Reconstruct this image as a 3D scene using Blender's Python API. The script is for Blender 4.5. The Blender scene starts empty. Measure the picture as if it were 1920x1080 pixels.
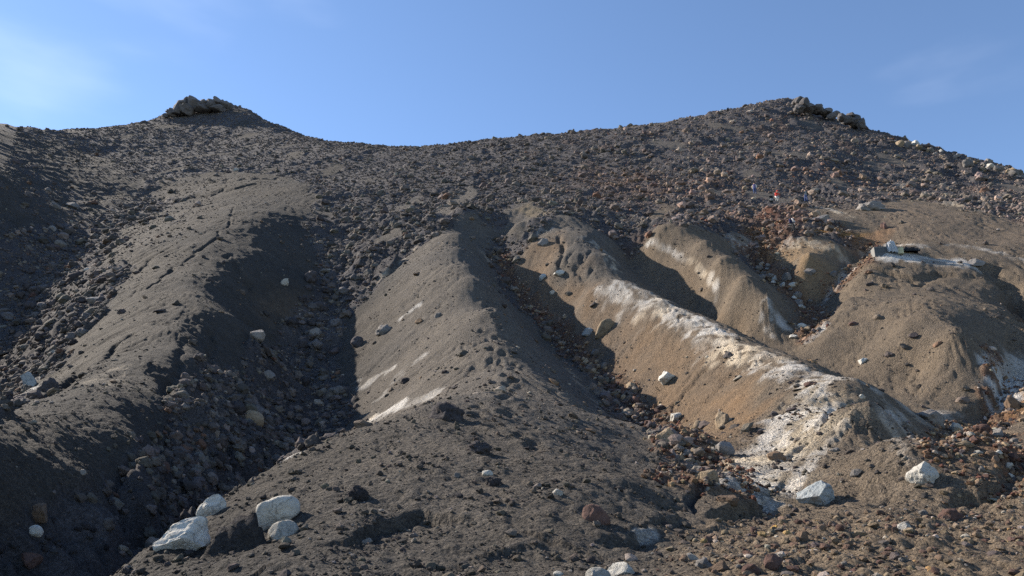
import bpy, math, random
import numpy as np
from mathutils import Vector, Matrix

# ---------------------------------------------------------------- camera
PITCH = math.radians(17.6)
FPX = 1450.0                       # focal length in pixels of the 1920 px wide photograph
CAM = np.array([0.0, 0.0, 1.7])
SCN = bpy.context.scene
COL = SCN.collection
cam_data = bpy.data.cameras.new('camera')
cam_data.sensor_width = 36.0
cam_data.lens = 36.0 * FPX / 1920.0
cam_data.clip_start = 0.1
cam_data.clip_end = 5000.0
cam = bpy.data.objects.new('camera', cam_data)
cam.location = CAM
cam.rotation_euler = (math.pi / 2 + PITCH, 0, 0)
COL.objects.link(cam)
SCN.camera = cam

# ---------------------------------------------------------------- sky, sun, exposure
SUN_ELEV = math.radians(32.5)
SUN_AZ = math.radians(-60)        # compass angle from +Y (view direction), negative = to the left
world = bpy.data.worlds.new('World')
SCN.world = world
world.use_nodes = True
wn = world.node_tree.nodes
wl = world.node_tree.links
wn.clear()
w_out = wn.new('ShaderNodeOutputWorld')
w_bg = wn.new('ShaderNodeBackground')
w_sky = wn.new('ShaderNodeTexSky')
w_sky.sky_type = 'NISHITA'
w_sky.sun_disc = False
w_sky.sun_elevation = SUN_ELEV
w_sky.sun_rotation = SUN_AZ
w_sky.altitude = 1500
w_sky.air_density = 1.0
w_sky.dust_density = 0.1
w_sky.ozone_density = 3.0
w_bg.inputs['Strength'].default_value = 0.102
# thin high cirrus veils, all round the sky
w_tc = wn.new('ShaderNodeTexCoord')
w_map = wn.new('ShaderNodeMapping')
w_map.inputs['Scale'].default_value = (1.2, 1.6, 4.0)
w_map.inputs['Location'].default_value = (9.2, 6.6, 5.1)
w_noise = wn.new('ShaderNodeTexNoise')
w_noise.inputs['Scale'].default_value = 1.7
w_noise.inputs['Detail'].default_value = 5
w_noise.inputs['Roughness'].default_value = 0.45
w_ramp = wn.new('ShaderNodeMapRange')
w_ramp.interpolation_type = 'SMOOTHSTEP'
w_ramp.inputs['From Min'].default_value = 0.58
w_ramp.inputs['From Max'].default_value = 0.80
w_ramp.inputs['To Max'].default_value = 0.13
w_mix = wn.new('ShaderNodeMixRGB')
w_mix.inputs['Color2'].default_value = (9.0, 9.4, 10.5, 1)
wl.new(w_tc.outputs['Generated'], w_map.inputs['Vector'])
wl.new(w_map.outputs['Vector'], w_noise.inputs['Vector'])
wl.new(w_noise.outputs['Fac'], w_ramp.inputs['Value'])
wl.new(w_ramp.outputs['Result'], w_mix.inputs['Fac'])
wl.new(w_sky.outputs['Color'], w_mix.inputs['Color1'])
wl.new(w_mix.outputs['Color'], w_bg.inputs['Color'])
wl.new(w_bg.outputs['Background'], w_out.inputs['Surface'])

sun_data = bpy.data.lights.new('sun', 'SUN')
sun_data.energy = 5.0
sun_data.angle = math.radians(0.53)
sun_data.color = (1.0, 0.90, 0.77)
sun = bpy.data.objects.new('sun', sun_data)
SUN_DIR = Vector((math.sin(SUN_AZ) * math.cos(SUN_ELEV), math.cos(SUN_AZ) * math.cos(SUN_ELEV), math.sin(SUN_ELEV)))
sun.rotation_euler = SUN_DIR.to_track_quat('Z', 'Y').to_euler()
sun.location = (-60, 20, 80)
COL.objects.link(sun)

SCN.view_settings.view_transform = 'Standard'
SCN.view_settings.look = 'None'
SCN.view_settings.exposure = 1.15
SCN.view_settings.gamma = 1.0
SCN.view_settings.use_curve_mapping = False
SCN.cycles.max_bounces = 4
SCN.cycles.diffuse_bounces = 1
SCN.cycles.use_denoising = False

RNG = np.random.default_rng(7)
random.seed(7)

# ---------------------------------------------------------------- noise helpers
def _hash(ix, iy, seed):
    h = (ix.astype(np.int64) * 374761393 + iy.astype(np.int64) * 668265263 + seed * 1442695041) & 0xFFFFFFFF
    h = ((h ^ (h >> 13)) * 1274126177) & 0xFFFFFFFF
    h = ((h ^ (h >> 16)) * 2246822519) & 0xFFFFFFFF
    return ((h ^ (h >> 15)) & 0xFFFFFF) / float(0x1000000)

def perlin(x, y, seed=0):
    x0 = np.floor(x); y0 = np.floor(y)
    fx = x - x0; fy = y - y0
    u = fx * fx * fx * (fx * (fx * 6 - 15) + 10); v = fy * fy * fy * (fy * (fy * 6 - 15) + 10)
    def g(ix, iy, dx, dy):
        a = _hash(ix, iy, seed) * (2 * np.pi)
        return np.cos(a) * dx + np.sin(a) * dy
    n00 = g(x0, y0, fx, fy); n10 = g(x0 + 1, y0, fx - 1, fy)
    n01 = g(x0, y0 + 1, fx, fy - 1); n11 = g(x0 + 1, y0 + 1, fx - 1, fy - 1)
    return 1.5 * ((n00 * (1 - u) + n10 * u) * (1 - v) + (n01 * (1 - u) + n11 * u) * v)

def domes(x, y, seed, lo=0.25):
    """boulder field: the highest dome of random size over every point, 0..1"""
    x0 = np.floor(x); y0 = np.floor(y)
    best = np.zeros_like(x)
    for dx in (-1, 0, 1):
        for dy in (-1, 0, 1):
            cx = x0 + dx; cy = y0 + dy
            px = cx + _hash(cx, cy, seed); py = cy + _hash(cx, cy, seed + 11)
            r = lo + (0.75 - lo) * _hash(cx, cy, seed + 23) ** 1.5
            q = 1 - ((x - px) ** 2 + (y - py) ** 2) / (r * r)
            best = np.maximum(best, np.sqrt(np.clip(q, 0, 1)) * r)
    return best / 0.75

def sstep(a, b, x):
    t = np.clip((x - a) / (b - a), 0, 1)
    return t * t * (3 - 2 * t)

# ---------------------------------------------------------------- terrain: large shape
Y0 = 6.0
_py = np.array([-10, 0, 8, 12, 26, 40, 58, 80, 120, 180, 260, 400, 1200.])
_pz = np.array([-0.6, 0, 0.9, 2.2, 6.3, 11.6, 20.5, 34.8, 57.5, 91.7, 137, 200, 400.])
_ty = np.linspace(math.log(0.5), math.log(1300), 3000)
_tb = np.interp(np.exp(_ty) - Y0, _py, _pz)
_k = np.exp(-0.5 * (np.arange(-90, 91) / 30.0) ** 2); _k /= _k.sum()
_tb = np.convolve(np.pad(_tb, 90, mode='edge'), _k, mode='valid')
def base(y):
    return np.interp(np.log(np.maximum(y + Y0, 0.5)), _ty, _tb)
def fan(y):
    return 0.155 * y

def ray(u, v):
    dx = (np.asarray(u, float) - 960) / FPX; up = (540 - np.asarray(v, float)) / FPX
    dy = math.cos(PITCH) - up * math.sin(PITCH); dz = math.sin(PITCH) + up * math.cos(PITCH)
    return dx / dy, dz / dy        # X and Z per metre of Y

def project(x, y, z):
    zz = z - CAM[2]
    d = y * math.cos(PITCH) + zz * math.sin(PITCH)
    up = -y * math.sin(PITCH) + zz * math.cos(PITCH)
    return 960 + FPX * x / d, 540 - FPX * up / d

_ys = np.exp(np.linspace(math.log(4), math.log(420), 4000))
def solve(u, v, off, prof):
    rx, rz = ray(u, v)
    d = prof(_ys) + off - (CAM[2] + rz * _ys)
    c = np.nonzero((d[1:] > 0) & (d[:-1] <= 0))[0]
    y = _ys[c[0] + 1] if len(c) else 60.0
    return rx * y, y, CAM[2] + rz * y

PTS = []
def ctl(points, prof=base):
    for u, v, off in points:
        PTS.append(solve(u, v, off, prof))
def ctl_y(points):
    for u, v, y in points:
        rx, rz = ray(u, v)
        PTS.append((rx * y, y, CAM[2] + rz * y))

def line(points, prof=base, step=32):
    """a crest or a gully floor: control points all along it"""
    for p, q in zip(points[:-1], points[1:]):
        n = max(1, int(math.hypot(q[0] - p[0], q[1] - p[1]) / step))
        ctl([tuple(p[k] + (q[k] - p[k]) * i / n for k in range(3)) for i in range(n)], prof)
    ctl(points[-1:], prof)
def line_y(points, step=40):
    for p, q in zip(points[:-1], points[1:]):
        n = max(1, int(math.hypot(q[0] - p[0], q[1] - p[1]) / step))
        ctl_y([tuple(p[k] + (q[k] - p[k]) * i / n for k in range(3)) for i in range(n)])
    ctl_y(points[-1:])

# central ridge: crest, front lobe, spurs, bank
line([(885,402,.4),(866,440,.2),(868,470,.2),(903,530,0),(928,580,0),(938,640,0),(932,700,0),(905,745,0),(860,790,.1),(800,870,.15),(750,930,.1)])
line([(905,745,0),(840,757,-.1),(720,797,-.3),(600,835,-.45),(500,885,-.45),(420,930,-.45),(320,1000,-.45),(220,1080,-.45)])
ctl([(950,780,0),(1000,850,0),(1050,900,0),(1100,935,0),(1190,915,-.15),(1238,950,-.4),(1000,705,-.35),(1050,780,-.2),(1120,860,-.1),
     (650,870,-.05),(520,960,0),(400,1040,-.38),(460,980,-.25)])
ctl([(600,1020,.1),(700,985,.1),(830,962,.1),(950,965,.05),(1050,985,0)])
ctl([(830,1082,0),(950,1075,0),(1080,1085,0),(620,1100,.1),(1200,1075,-.1)], fan)
# left ridge
line([(565,345,0),(530,385,.2),(470,425,.3),(415,490,.3),(392,560,.3),(350,630,.2),(270,710,.1),(170,800,0),(60,890,-.1),(-60,960,-.1),(-250,1050,-.3)])
ctl([(450,340,0),(380,385,-.6),(300,430,-1),(480,640,-1.9),(440,560,-1.0),(540,520,-2.2),(540,440,-1.4),(400,800,-1.3),(300,860,-.9),(200,950,-.9),(100,1000,-.5),
     (470,760,-2.4),(420,840,-1.9),(200,490,-1.6),(110,600,-2.2),(60,700,-2.6),(0,770,-2.4)])
# gully between left and central ridge
line([(600,345,-1),(612,400,-2.2),(622,460,-3.2),(625,520,-4),(605,570,-4.5),(582,640,-5.6),(568,700,-6),(575,760,-6),(560,805,-5.6),(500,860,-4.2),(420,920,-2.7),(330,990,-2.1),(240,1065,-1.9),(120,1150,-1.8),(-50,1250,-1.8)])
# far left gully and hillside
line([(275,368,-3),(180,420,-4.2),(100,490,-5),(40,560,-5.8),(0,640,-6.2),(-40,740,-6),(-150,850,-5.5)])
ctl([(100,380,-1.6),(50,430,-2.4),(0,430,-.8),(-100,430,.5),(-250,430,3),(-250,560,1),(-250,720,-2),(-300,900,-2),(200,335,0),(0,330,4)])
# right gully of the central ridge
line([(950,440,-1.6),(935,475,-2.8),(955,520,-3.8),(1000,580,-4.9),(1060,640,-5.2),(1110,690,-5.1),(1180,750,-4.7),(1240,805,-4.3),(1290,855,-3.2)])
ctl([(1010,440,-.8)])
ctl([(1340,905,0),(1310,960,0),(1290,1010,-.05)], fan)
# pale ridge right of that gully
line([(1060,408,.4),(1110,440,0),(1140,480,-.3),(1170,530,-.4),(1240,565,-.6),(1300,600,-.8),(1370,640,-.8),(1430,663,-.7),(1500,690,-.5),(1560,704,-.4),(1612,715,-.3),(1642,765,0),(1674,820,0),(1702,866,-.2)])
ctl([(1560,770,-.6),(1575,830,-.6),(1570,880,-.7),(1040,500,-1.6),(1100,560,-2.0),(1000,460,-1.2),(1440,760,-1.3),(1460,840,-1.2)])
# gully behind it, running out to the right
line([(1185,490,-3.3),(1235,530,-3.9),(1300,572,-4.1),(1380,625,-4.0),(1450,656,-3.7),(1560,695,-3.7),(1640,728,-3.7),(1700,763,-3.4),(1770,812,-2.9)])
ctl([(1790,860,0),(1740,885,0)], fan)
# dark-sided ridge
line([(1235,432,0),(1290,424,.6),(1322,455,.2),(1350,490,-.1),(1390,530,-.6),(1440,572,-1.6),(1492,612,-3.0)])
line([(1395,465,-2.4),(1430,505,-3.8),(1490,550,-4.3),(1532,592,-4.4),(1525,627,-4.2),(1482,652,-3.8)])
ctl([(1592,560,-1.3),(1562,600,-2.1),(1548,640,-2.8)])
# small pale mound
ctl_y([(1490,449,76),(1545,453,75),(1520,475,71.4),(1500,485,70.4),(1550,485,70),(1520,505,68.7),(1525,530,67.8),(1580,480,73),(1455,500,72.5),(1600,497,72.5),(1440,470,76.5)])
# broad right mound
line([(1625,507,-.9),(1720,497,-.4),(1850,502,-.4)])
ctl([(1640,560,-1.4),(1740,560,0),(1700,620,-1.0),(1800,620,-.4),(1620,640,-2.4),(1720,690,-2.6),(1800,690,-2.0),(1760,745,-3.2),(1850,750,-3.1),
     (1920,530,-.9),(1910,575,-1.8),(1895,700,-3.0),(1878,770,-3.3),(1960,720,-2.4),(2000,640,-1.6),(2080,800,-2),(1930,800,-3),(1960,560,-.8)])
# shelf and ash slope, upper right
ctl([(1650,466,-.1),(1750,484,-.3),(1850,490,-.2),(1700,425,.2),(1850,440,.2),(1650,392,.6),(1780,405,.8),(1900,430,.5),(2050,470,.5)])
# debris fan in the near right
ctl([(1400,960,0),(1500,955,0),(1600,1000,0),(1400,1040,0),(1700,1050,0),(1900,960,0),(1850,890,0),(1920,1080,0),(1300,1080,0),(1600,1080,0),(1650,930,.05),(2100,1000,0),(1545,925,0),(1440,915,0)], fan)
# upper slope
ctl([(1300,395,0),(1450,410,0),(1500,370,0),(750,400,-.3),(700,460,-2),(800,440,-.6),(760,480,-1.8),(890,388,-.3),(985,385,.5),(968,425,-.4),(1200,400,-.2),(1245,383,.4)])
ctl_y([(1400,330,118),(1400,265,148),(1500,300,126),(1500,240,158),(1650,310,132),(1800,350,116),(1300,300,132),(1200,300,136),(1100,330,124),(1000,300,142),(1000,360,108),(900,350,116),(850,300,152),(800,330,134),(700,330,138),(700,300,160),
       (650,290,165),(400,265,215),(300,300,165),(200,290,172),(350,230,240),(520,290,175),(100,290,150)])
SKY = [(-400,250,120),(-200,210,145),(0,232,170),(50,244,185),(97,251,205),(180,244,225),(260,230,240),(310,214,255),(350,200,260),(410,190,262),(440,198,258),(470,209,250),(540,241,232),(600,262,215),(680,271,200),(760,277,190),(820,275,186),
       (900,264,182),(1000,256,181),(1100,248,182),(1200,239,183),(1300,221,185),(1400,200,186),(1490,188,186),(1530,205,182),(1610,240,174),(1660,252,168),(1740,277,160),(1830,302,150),(1920,327,138),(2050,370,125),(2250,440,110)]
ctl_y(SKY)
for u, v, y in SKY:
    ctl_y([(u, v + 60, y * 1.18), (u, v + 160, y * 1.6), (u, v + 450, y * 3.0)])
# around and behind the camera
for x, y in ((-6, 3), (-3, 2), (0, 2), (3, 2), (6, 3), (-4, -3), (0, -3), (4, -3), (-9, 6), (9, 6), (0, 5), (-3.5, 6.5), (3, 6)):
    PTS.append((x, y, 0.155 * y if y > 0 else 0.1 * y))
PTS = np.array(PTS)

def st(x, y):
    return x / (y + Y0), np.log(y + Y0)
_cs, _ct = st(PTS[:, 0], PTS[:, 1])
_val = (PTS[:, 2] - base(PTS[:, 1])) / (PTS[:, 1] + Y0)
BETA = 1.5
def _kern(r2):
    return r2 ** (BETA / 2)
_n = len(PTS)
_A = np.zeros((_n + 3, _n + 3))
_A[:_n, :_n] = _kern((_cs[:, None] - _cs) ** 2 + (_ct[:, None] - _ct) ** 2)
_A[:_n, :_n] += np.eye(_n) * 0.0006
_P = np.stack([np.ones(_n), _cs, _ct], 1)
_A[:_n, _n:] = _P; _A[_n:, :_n] = _P.T
_w = np.linalg.solve(_A, np.concatenate([_val, np.zeros(3)]))
def tps(s, t):
    out = np.empty(len(s))
    for i in range(0, len(s), 20000):
        a = s[i:i + 20000]; b = t[i:i + 20000]
        out[i:i + 20000] = _kern((a[:, None] - _cs) ** 2 + (b[:, None] - _ct) ** 2) @ _w[:_n] + _w[_n] + _w[_n + 1] * a + _w[_n + 2] * b
    return out

# grid lines: dense where the slope is near enough to show relief
GS = np.concatenate([np.linspace(-1.5, -0.69, 40, endpoint=False), np.linspace(-0.69, 0.69, 880), np.linspace(0.69, 1.5, 41)[1:]])
GT = np.concatenate([np.linspace(math.log(2.5), math.log(12), 60, endpoint=False), np.linspace(math.log(12), math.log(275), 940), np.linspace(math.log(275), math.log(1100), 41)[1:]])
NS, NT = len(GS), len(GT)
cs_ = np.linspace(GS[0], GS[-1], 420); ct_ = np.linspace(GT[0], GT[-1], 520)
_S, _T = np.meshgrid(cs_, ct_)
_c = tps(_S.ravel(), _T.ravel()).reshape(_S.shape)
def bilin(grid, gs, gt, s, t):
    i = np.clip(np.interp(s, gs, np.arange(len(gs))), 0, len(gs) - 1.001); j = np.clip(np.interp(t, gt, np.arange(len(gt))), 0, len(gt) - 1.001)
    i0 = i.astype(int); j0 = j.astype(int); fi = i - i0; fj = j - j0
    return (grid[j0, i0] * (1 - fi) + grid[j0, i0 + 1] * fi) * (1 - fj) + (grid[j0 + 1, i0] * (1 - fi) + grid[j0 + 1, i0 + 1] * fi) * fj
S, T = np.meshgrid(GS, GT)
YG = np.exp(T) - Y0
XG = S * (YG + Y0)
# smooth the coarse grid a touch, then sample
OFF = bilin(_c, cs_, ct_, S.ravel(), T.ravel()).reshape(S.shape)
ZG = base(YG) + OFF * (YG + Y0)

def height(x, y):
    s, t = st(x, np.maximum(y, -3.4))
    return bilin(ZG, GS, GT, s, t)

_hy = np.exp(np.linspace(math.log(3.0), math.log(300), 900))
def hit(u, v):
    """where the sight line of a pixel first meets the terrain"""
    u = np.atleast_1d(np.asarray(u, float)); v = np.atleast_1d(np.asarray(v, float))
    rx, rz = ray(u, v)
    X = rx[:, None] * _hy; Z = CAM[2] + rz[:, None] * _hy
    d = height(X.ravel(), np.tile(_hy, len(u))).reshape(X.shape) - Z
    i = np.argmax(d > 0, axis=1)
    ok = d[np.arange(len(u)), i] > 0
    i = np.clip(i, 1, len(_hy) - 1)
    d0 = d[np.arange(len(u)), i - 1]; d1 = d[np.arange(len(u)), i]
    f = np.clip(-d0 / (d1 - d0 + 1e-9), 0, 1)
    y = _hy[i - 1] + f * (_hy[i] - _hy[i - 1])
    y = np.where(ok, y, 200.0)
    return rx * y, y, ok

# ---------------------------------------------------------------- terrain: zones (pixels only give directions; every outline is laid on the slope)
CELL = np.maximum(0.0017 * (YG + Y0), 0.03)          # local grid size, to leave out relief that is too fine for the grid
WA = perlin(S * 25, T * 25, 40); WB = perlin(S * 25 + 31, T * 25, 45)
NF = [perlin(XG / q, YG / q, 58 + k) for k, q in enumerate((.17, .5, 1.1, 2.2))]
def on_slope(pix):
    p = np.array(pix, float)
    x, y, ok = hit(p[:, 0], p[:, 1])
    return np.stack([x, y], 1)

def poly_mask(pix, soft=0.012, wob=0.02, seed=1):
    """soft inside-mask of an outline on the ground, in the (s,t) chart"""
    p = on_slope(pix); ps, pt = st(p[:, 0], p[:, 1])
    m = np.zeros(S.shape)
    pad = soft * 2 + wob
    js = np.nonzero((GT > pt.min() - pad) & (GT < pt.max() + pad))[0]; iz = np.nonzero((GS > ps.min() - pad) & (GS < ps.max() + pad))[0]
    if len(js) == 0 or len(iz) == 0: return m
    sl = (slice(js[0], js[-1] + 1), slice(iz[0], iz[-1] + 1))
    a = S[sl] + wob * WA[sl]; b = T[sl] + wob * WB[sl]
    inside = np.zeros(a.shape, bool); dist = np.full(a.shape, 9.0)
    n = len(ps)
    for k in range(n):
        x1, y1, x2, y2 = ps[k], pt[k], ps[(k + 1) % n], pt[(k + 1) % n]
        if y1 != y2:
            c = ((y1 > b) != (y2 > b)) & (a < (x2 - x1) * (b - y1) / (y2 - y1) + x1)
            inside ^= c
        L = (x2 - x1) ** 2 + (y2 - y1) ** 2 + 1e-12
        f = np.clip(((a - x1) * (x2 - x1) + (b - y1) * (y2 - y1)) / L, 0, 1)
        dist = np.minimum(dist, np.hypot(a - x1 - f * (x2 - x1), b - y1 - f * (y2 - y1)))
    d = np.where(inside, dist, -dist)
    m[sl] = sstep(-soft, soft, d)
    return m

def stroke_dist(pix, reach):
    """signed-less distance in metres to a line laid on the slope (inf outside reach), and which side"""
    p = on_slope(pix)
    out = np.full(S.shape, 1e3); side = np.zeros(S.shape)
    for (x1, y1), (x2, y2) in zip(p[:-1], p[1:]):
        lo_t = math.log(max(min(y1, y2) - reach, -3) + Y0); hi_t = math.log(max(y1, y2) + reach + Y0)
        js = np.nonzero((GT >= lo_t) & (GT <= hi_t))[0]
        if len(js) < 2: continue
        sl = slice(js[0], js[-1] + 1)
        X = XG[sl]; Y = YG[sl]
        L = (x2 - x1) ** 2 + (y2 - y1) ** 2 + 1e-12
        f = np.clip(((X - x1) * (x2 - x1) + (Y - y1) * (y2 - y1)) / L, 0, 1)
        dx = X - x1 - f * (x2 - x1); dy = Y - y1 - f * (y2 - y1)
        d = np.hypot(dx, dy)
        cr = ((x2 - x1) * (Y - y1) - (y2 - y1) * (X - x1)) / math.sqrt(L)
        o = out[sl]; sd = side[sl]
        w = d < o
        o[w] = d[w]; sd[w] = np.sign(cr[w])
    return out, side

# ash mantle
ASH = np.zeros(S.shape)
for k, (P, sf) in enumerate([
    ([(-400,240),(0,243),(110,262),(200,300),(262,345),(250,378),(150,415),(60,428),(0,440),(-400,560)], .03),
    ([(300,332),(450,322),(560,336),(600,365),(565,420),(590,470),(590,540),(550,590),(520,640),(450,690),(370,700),(320,760),(290,820),(230,870),(150,905),(50,940),(-100,970),(-300,1010),(-300,930),(0,780),(50,720),(110,690),(130,640),(190,590),(250,500),(180,500),(220,440),(300,395),(360,372),(280,366)], .02),
    ([(885,398),(925,440),(910,490),(935,540),(1000,600),(1100,700),(1225,815),(1290,895),(1300,965),(1270,1100),(960,1120),(150,1120),(280,1030),(410,935),(560,855),(600,840),(655,770),(650,720),(625,690),(650,600),(720,520),(800,450),(850,410)], .012),
    ([(1000,452),(1060,402),(1120,430),(1180,475),(1228,432),(1290,420),(1350,440),(1385,480),(1430,520),(1445,480),(1470,448),(1550,445),(1610,470),(1560,420),(1500,390),(1560,388),(1640,388),(1690,372),(1800,388),(1920,422),(2300,500),(2300,1150),(1240,1150),(1300,960),(1330,900),(1285,845),(1190,745),(1120,690),(1050,620),(960,540),(955,500)], .012),
    ([(985,376),(1025,402),(975,442),(915,440),(940,415)], .008), ([(1245,378),(1272,398),(1225,420),(1210,408)], .008),
    ([(885,345),(895,358),(845,402),(818,398),(850,370)], .01), ([(785,365),(800,375),(730,402),(710,398)], .01), ([(740,425),(755,440),(720,455),(700,450)], .008),
    ([(1380,425),(1400,450),(1385,475),(1345,455)], .008)]):
    ASH = np.maximum(ASH, poly_mask(P, sf, 0.012, 40 + k))
ASH = np.maximum(ASH, (1 - sstep(10.0, 10.8, YG)) * sstep(-5.6, -4.8, XG))
_d, _ = stroke_dist([(600,842),(500,893),(420,938),(320,1008),(225,1085)], 3)
ASH = np.maximum(ASH, 1 - sstep(.7, 1.3, _d))
LAVA = 1 - ASH
# pockets of ash between the clinker higher up
LAVA *= 1 - 0.75 * sstep(0.25, 0.6, perlin(XG / 7, YG / 14, 77)) * sstep(70, 100, YG) * sstep(0.05, 0.25, np.abs(S))
# gully rubble
RUB = np.zeros(S.shape)
RUBLINES = [([(935,475),(955,520),(1000,580),(1060,640),(1110,690),(1180,750),(1240,805),(1290,850),(1335,895),(1330,920)], 1.05),
            ([(1395,465),(1430,505),(1490,550),(1532,592),(1522,627)], 1.5), ([(1440,430),(1470,440),(1440,480)], 3.0), ([(1560,425),(1620,460),(1640,480),(1560,540)], 1.6),
            ([(1800,800),(1840,830),(1900,860),(1990,900)], 1.8), ([(1885,690),(1875,770),(1840,810)], 1.0)]
for L, w in RUBLINES:
    d, _ = stroke_dist(L, w * 3)
    RUB = np.maximum(RUB, 1 - sstep(w * 0.4, w, d + 0.5 * w * NF[2]))
FANM = poly_mask([(1300,985),(1400,970),(1480,965),(1560,960),(1700,955),(1780,910),(1830,830),(2200,800),(2300,1200),(1240,1200),(1270,1040)], .03, .02, 12)

# ---------------------------------------------------------------- terrain: relief
gx = np.gradient(ZG, axis=1) / np.gradient(XG, axis=1)
gy = np.gradient(ZG, axis=0) / np.gradient(YG, axis=0)
gy = gy - gx * (np.gradient(XG, axis=0) / np.gradient(YG, axis=0))
gl = np.hypot(gx, gy) + 0.05
fx = gx / gl; fy = gy / gl
STREAK = np.zeros(S.shape)
def streaks(scale, length, seed, n=7):
    out = np.zeros(S.shape)
    for k in np.linspace(-1, 1, n):
        out += perlin((XG + fx * k * length) / scale, (YG + fy * k * length) / scale, seed)
    return out / n * 2.0
STREAK = streaks(0.55, 1.6, 3) * 0.6 + streaks(1.6, 4.5, 4) * 0.6
def fade(scale):
    return 1 - sstep(0.25, 0.6, CELL / scale)
Z = ZG.copy()
# broad unevenness, then ash ripples and rills
Z += 0.16 * perlin(XG / 5, YG / 5, 21) * sstep(6, 20, YG) + 0.07 * perlin(XG / 1.7, YG / 1.7, 22)
Z += ASH * (0.085 * STREAK * sstep(8, 22, YG) + 0.025 * perlin(XG / .6, YG / .6, 24) * fade(.6) + 0.014 * perlin(XG / .22, YG / .22, 25) * fade(.22))
rill = np.clip(1 - np.abs(streaks(1.1, 3.5, 5)) * 4, 0, 1) ** 1.5 * sstep(-.2, .4, perlin(XG / 4, YG / 4, 6))
Z -= ASH * (1 - FANM) * sstep(10, 18, YG) * rill * .13 * sstep(.35, .6, gl)
# clinker
far = sstep(25, 110, YG)
kx = XG + 0.5 * perlin(XG / 1.5, YG / 1.5, 61); ky = YG + 0.5 * perlin(XG / 1.5 + 9, YG / 1.5, 62)
big = domes(kx / 3.4, ky / 3.8, 31); mid = domes(kx / 1.5 + 7, ky / 1.6, 32); sml = domes(kx / 0.62, ky / 0.62, 33)
patch = 0.55 + 0.6 * sstep(-0.3, 0.5, perlin(XG / 11, YG / 11, 35))
CLINK = (big * (0.42 + .10 * far) + mid * 0.34 * (0.6 + 0.7 * big) + sml * 0.22 * fade(.62) + 0.10 * perlin(kx / .35, ky / .35, 36) * fade(.35))
SPREAD = sstep(0.35, 0.75, LAVA + 0.25 * perlin(XG / 1.2, YG / 1.2, 37) + 0.1)
Z += SPREAD * patch * (CLINK - 0.35) * (1 + .6 * sstep(.0, .3, S) * far + .7 * sstep(-.03, -.1, S) * (1 - sstep(60, 90, YG)))
SPREAD = np.maximum(SPREAD, .45 * ASH * sstep(-.38, -.5, S) * sstep(60, 90, YG) * sstep(-.3, .4, perlin(XG / 4, YG / 4, 39)))
# left hillside: stony
Z += ASH * sstep(-0.40, -0.52, S) * sstep(60, 90, YG) * 0.22 * domes(kx / 1.8, ky / 2.2, 38)
# rubble floors and the fan
rb = domes(XG / .9, YG / .9, 41) * .3 + domes(XG / .42, YG / .42, 42) * .16 * fade(.42)
Z += np.clip(RUB, 0, 1) * (rb - 0.08)
fb = domes(XG / .30, YG / .30, 43, .1) * .05 * fade(.3) + domes(XG / .13, YG / .13, 44, .1) * .035 * fade(.13) + .05 * perlin(XG / .8, YG / .5, 45)
Z += FANM * (1 - RUB) * (fb - .02)
# coarse grit on the near ash
Z += ASH * (1 - sstep(14, 40, YG)) * (domes(XG / .15, YG / .15, 46, .1) * .03 * fade(.15) + domes(XG / .4, YG / .4, 47, .08) * .03)
# pimply ash of the right-hand mounds
RIGHT = sstep(0.10, 0.2, S) * ASH
Z += RIGHT * sstep(20, 30, YG) * .05 * domes(XG / .45, YG / .45, 48, .1) * fade(.45)

def ridge_up(pix, w, h):
    global Z
    d, _ = stroke_dist(pix, w * 3)
    Z = Z + h * np.exp(-(d / w) ** 2)
def trench(pix, w, h, jit=0.5, seed=1):
    global Z
    rj = random.Random(int(pix[0][0] * 7 + pix[0][1])); pts = []
    for a, b in zip(pix[:-1], pix[1:]):
        n = max(1, int(math.hypot(b[0] - a[0], b[1] - a[1]) / 9))
        pts += [(a[0] + (b[0] - a[0]) * i / n + rj.gauss(0, 3), a[1] + (b[1] - a[1]) * i / n + rj.gauss(0, 2)) for i in range(n)]
    d, _ = stroke_dist(pts + [pix[-1]], w * 4 + 1)
    d = d + jit * w * NF[1]
    Z = Z - h * np.exp(-(d / w) ** 2) * (0.7 + 0.6 * NF[2])
def scarp(pix, h, back, lip=0.12, sgn=-1, seed=2):
    """a cut bank: ground on the given side of the line drops by h and recovers further off"""
    global Z
    d, sd = stroke_dist(pix, back * 4)
    e = d * sd * sgn + 0.12 * NF[1] + 0.06 * NF[0] + 0.10 * NF[2]
    ends = on_slope(pix); tap = 1.0
    for q in (ends[0], ends[-1]):
        tap = tap * sstep(0.05, 1.2, np.hypot(XG - q[0], YG - q[1]))
    Z = Z - h * tap * sstep(-0.02, lip, e) * np.exp(-np.clip(e, 0, None) / back) * (d < 900)
# the cut front of the central lobe and the ledges on the fan
scarp([(560,1048),(620,1024),(700,985),(790,952),(850,962),(930,985)], 0.20, 0.8, .06, -1, 51)
scarp([(1060,1015),(1130,1008),(1200,995),(1260,990)], 0.22, 0.6, .10, -1, 51)
scarp([(1292,972),(1340,950),(1400,945),(1445,930)], 0.34, 0.7, .08, -1, 53)
scarp([(1540,925),(1620,905),(1680,890)], 0.18, .5, .08, -1, 54)
scarp([(1590,955),(1660,938),(1730,925)], 0.24, .5, .08, -1, 55)
scarp([(1740,950),(1820,915),(1880,890),(1960,860)], 0.28, .6, .08, -1, 56)
scarp([(1640,1000),(1740,985),(1860,970)], 0.08, .5, .08, -1, 57)
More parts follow.
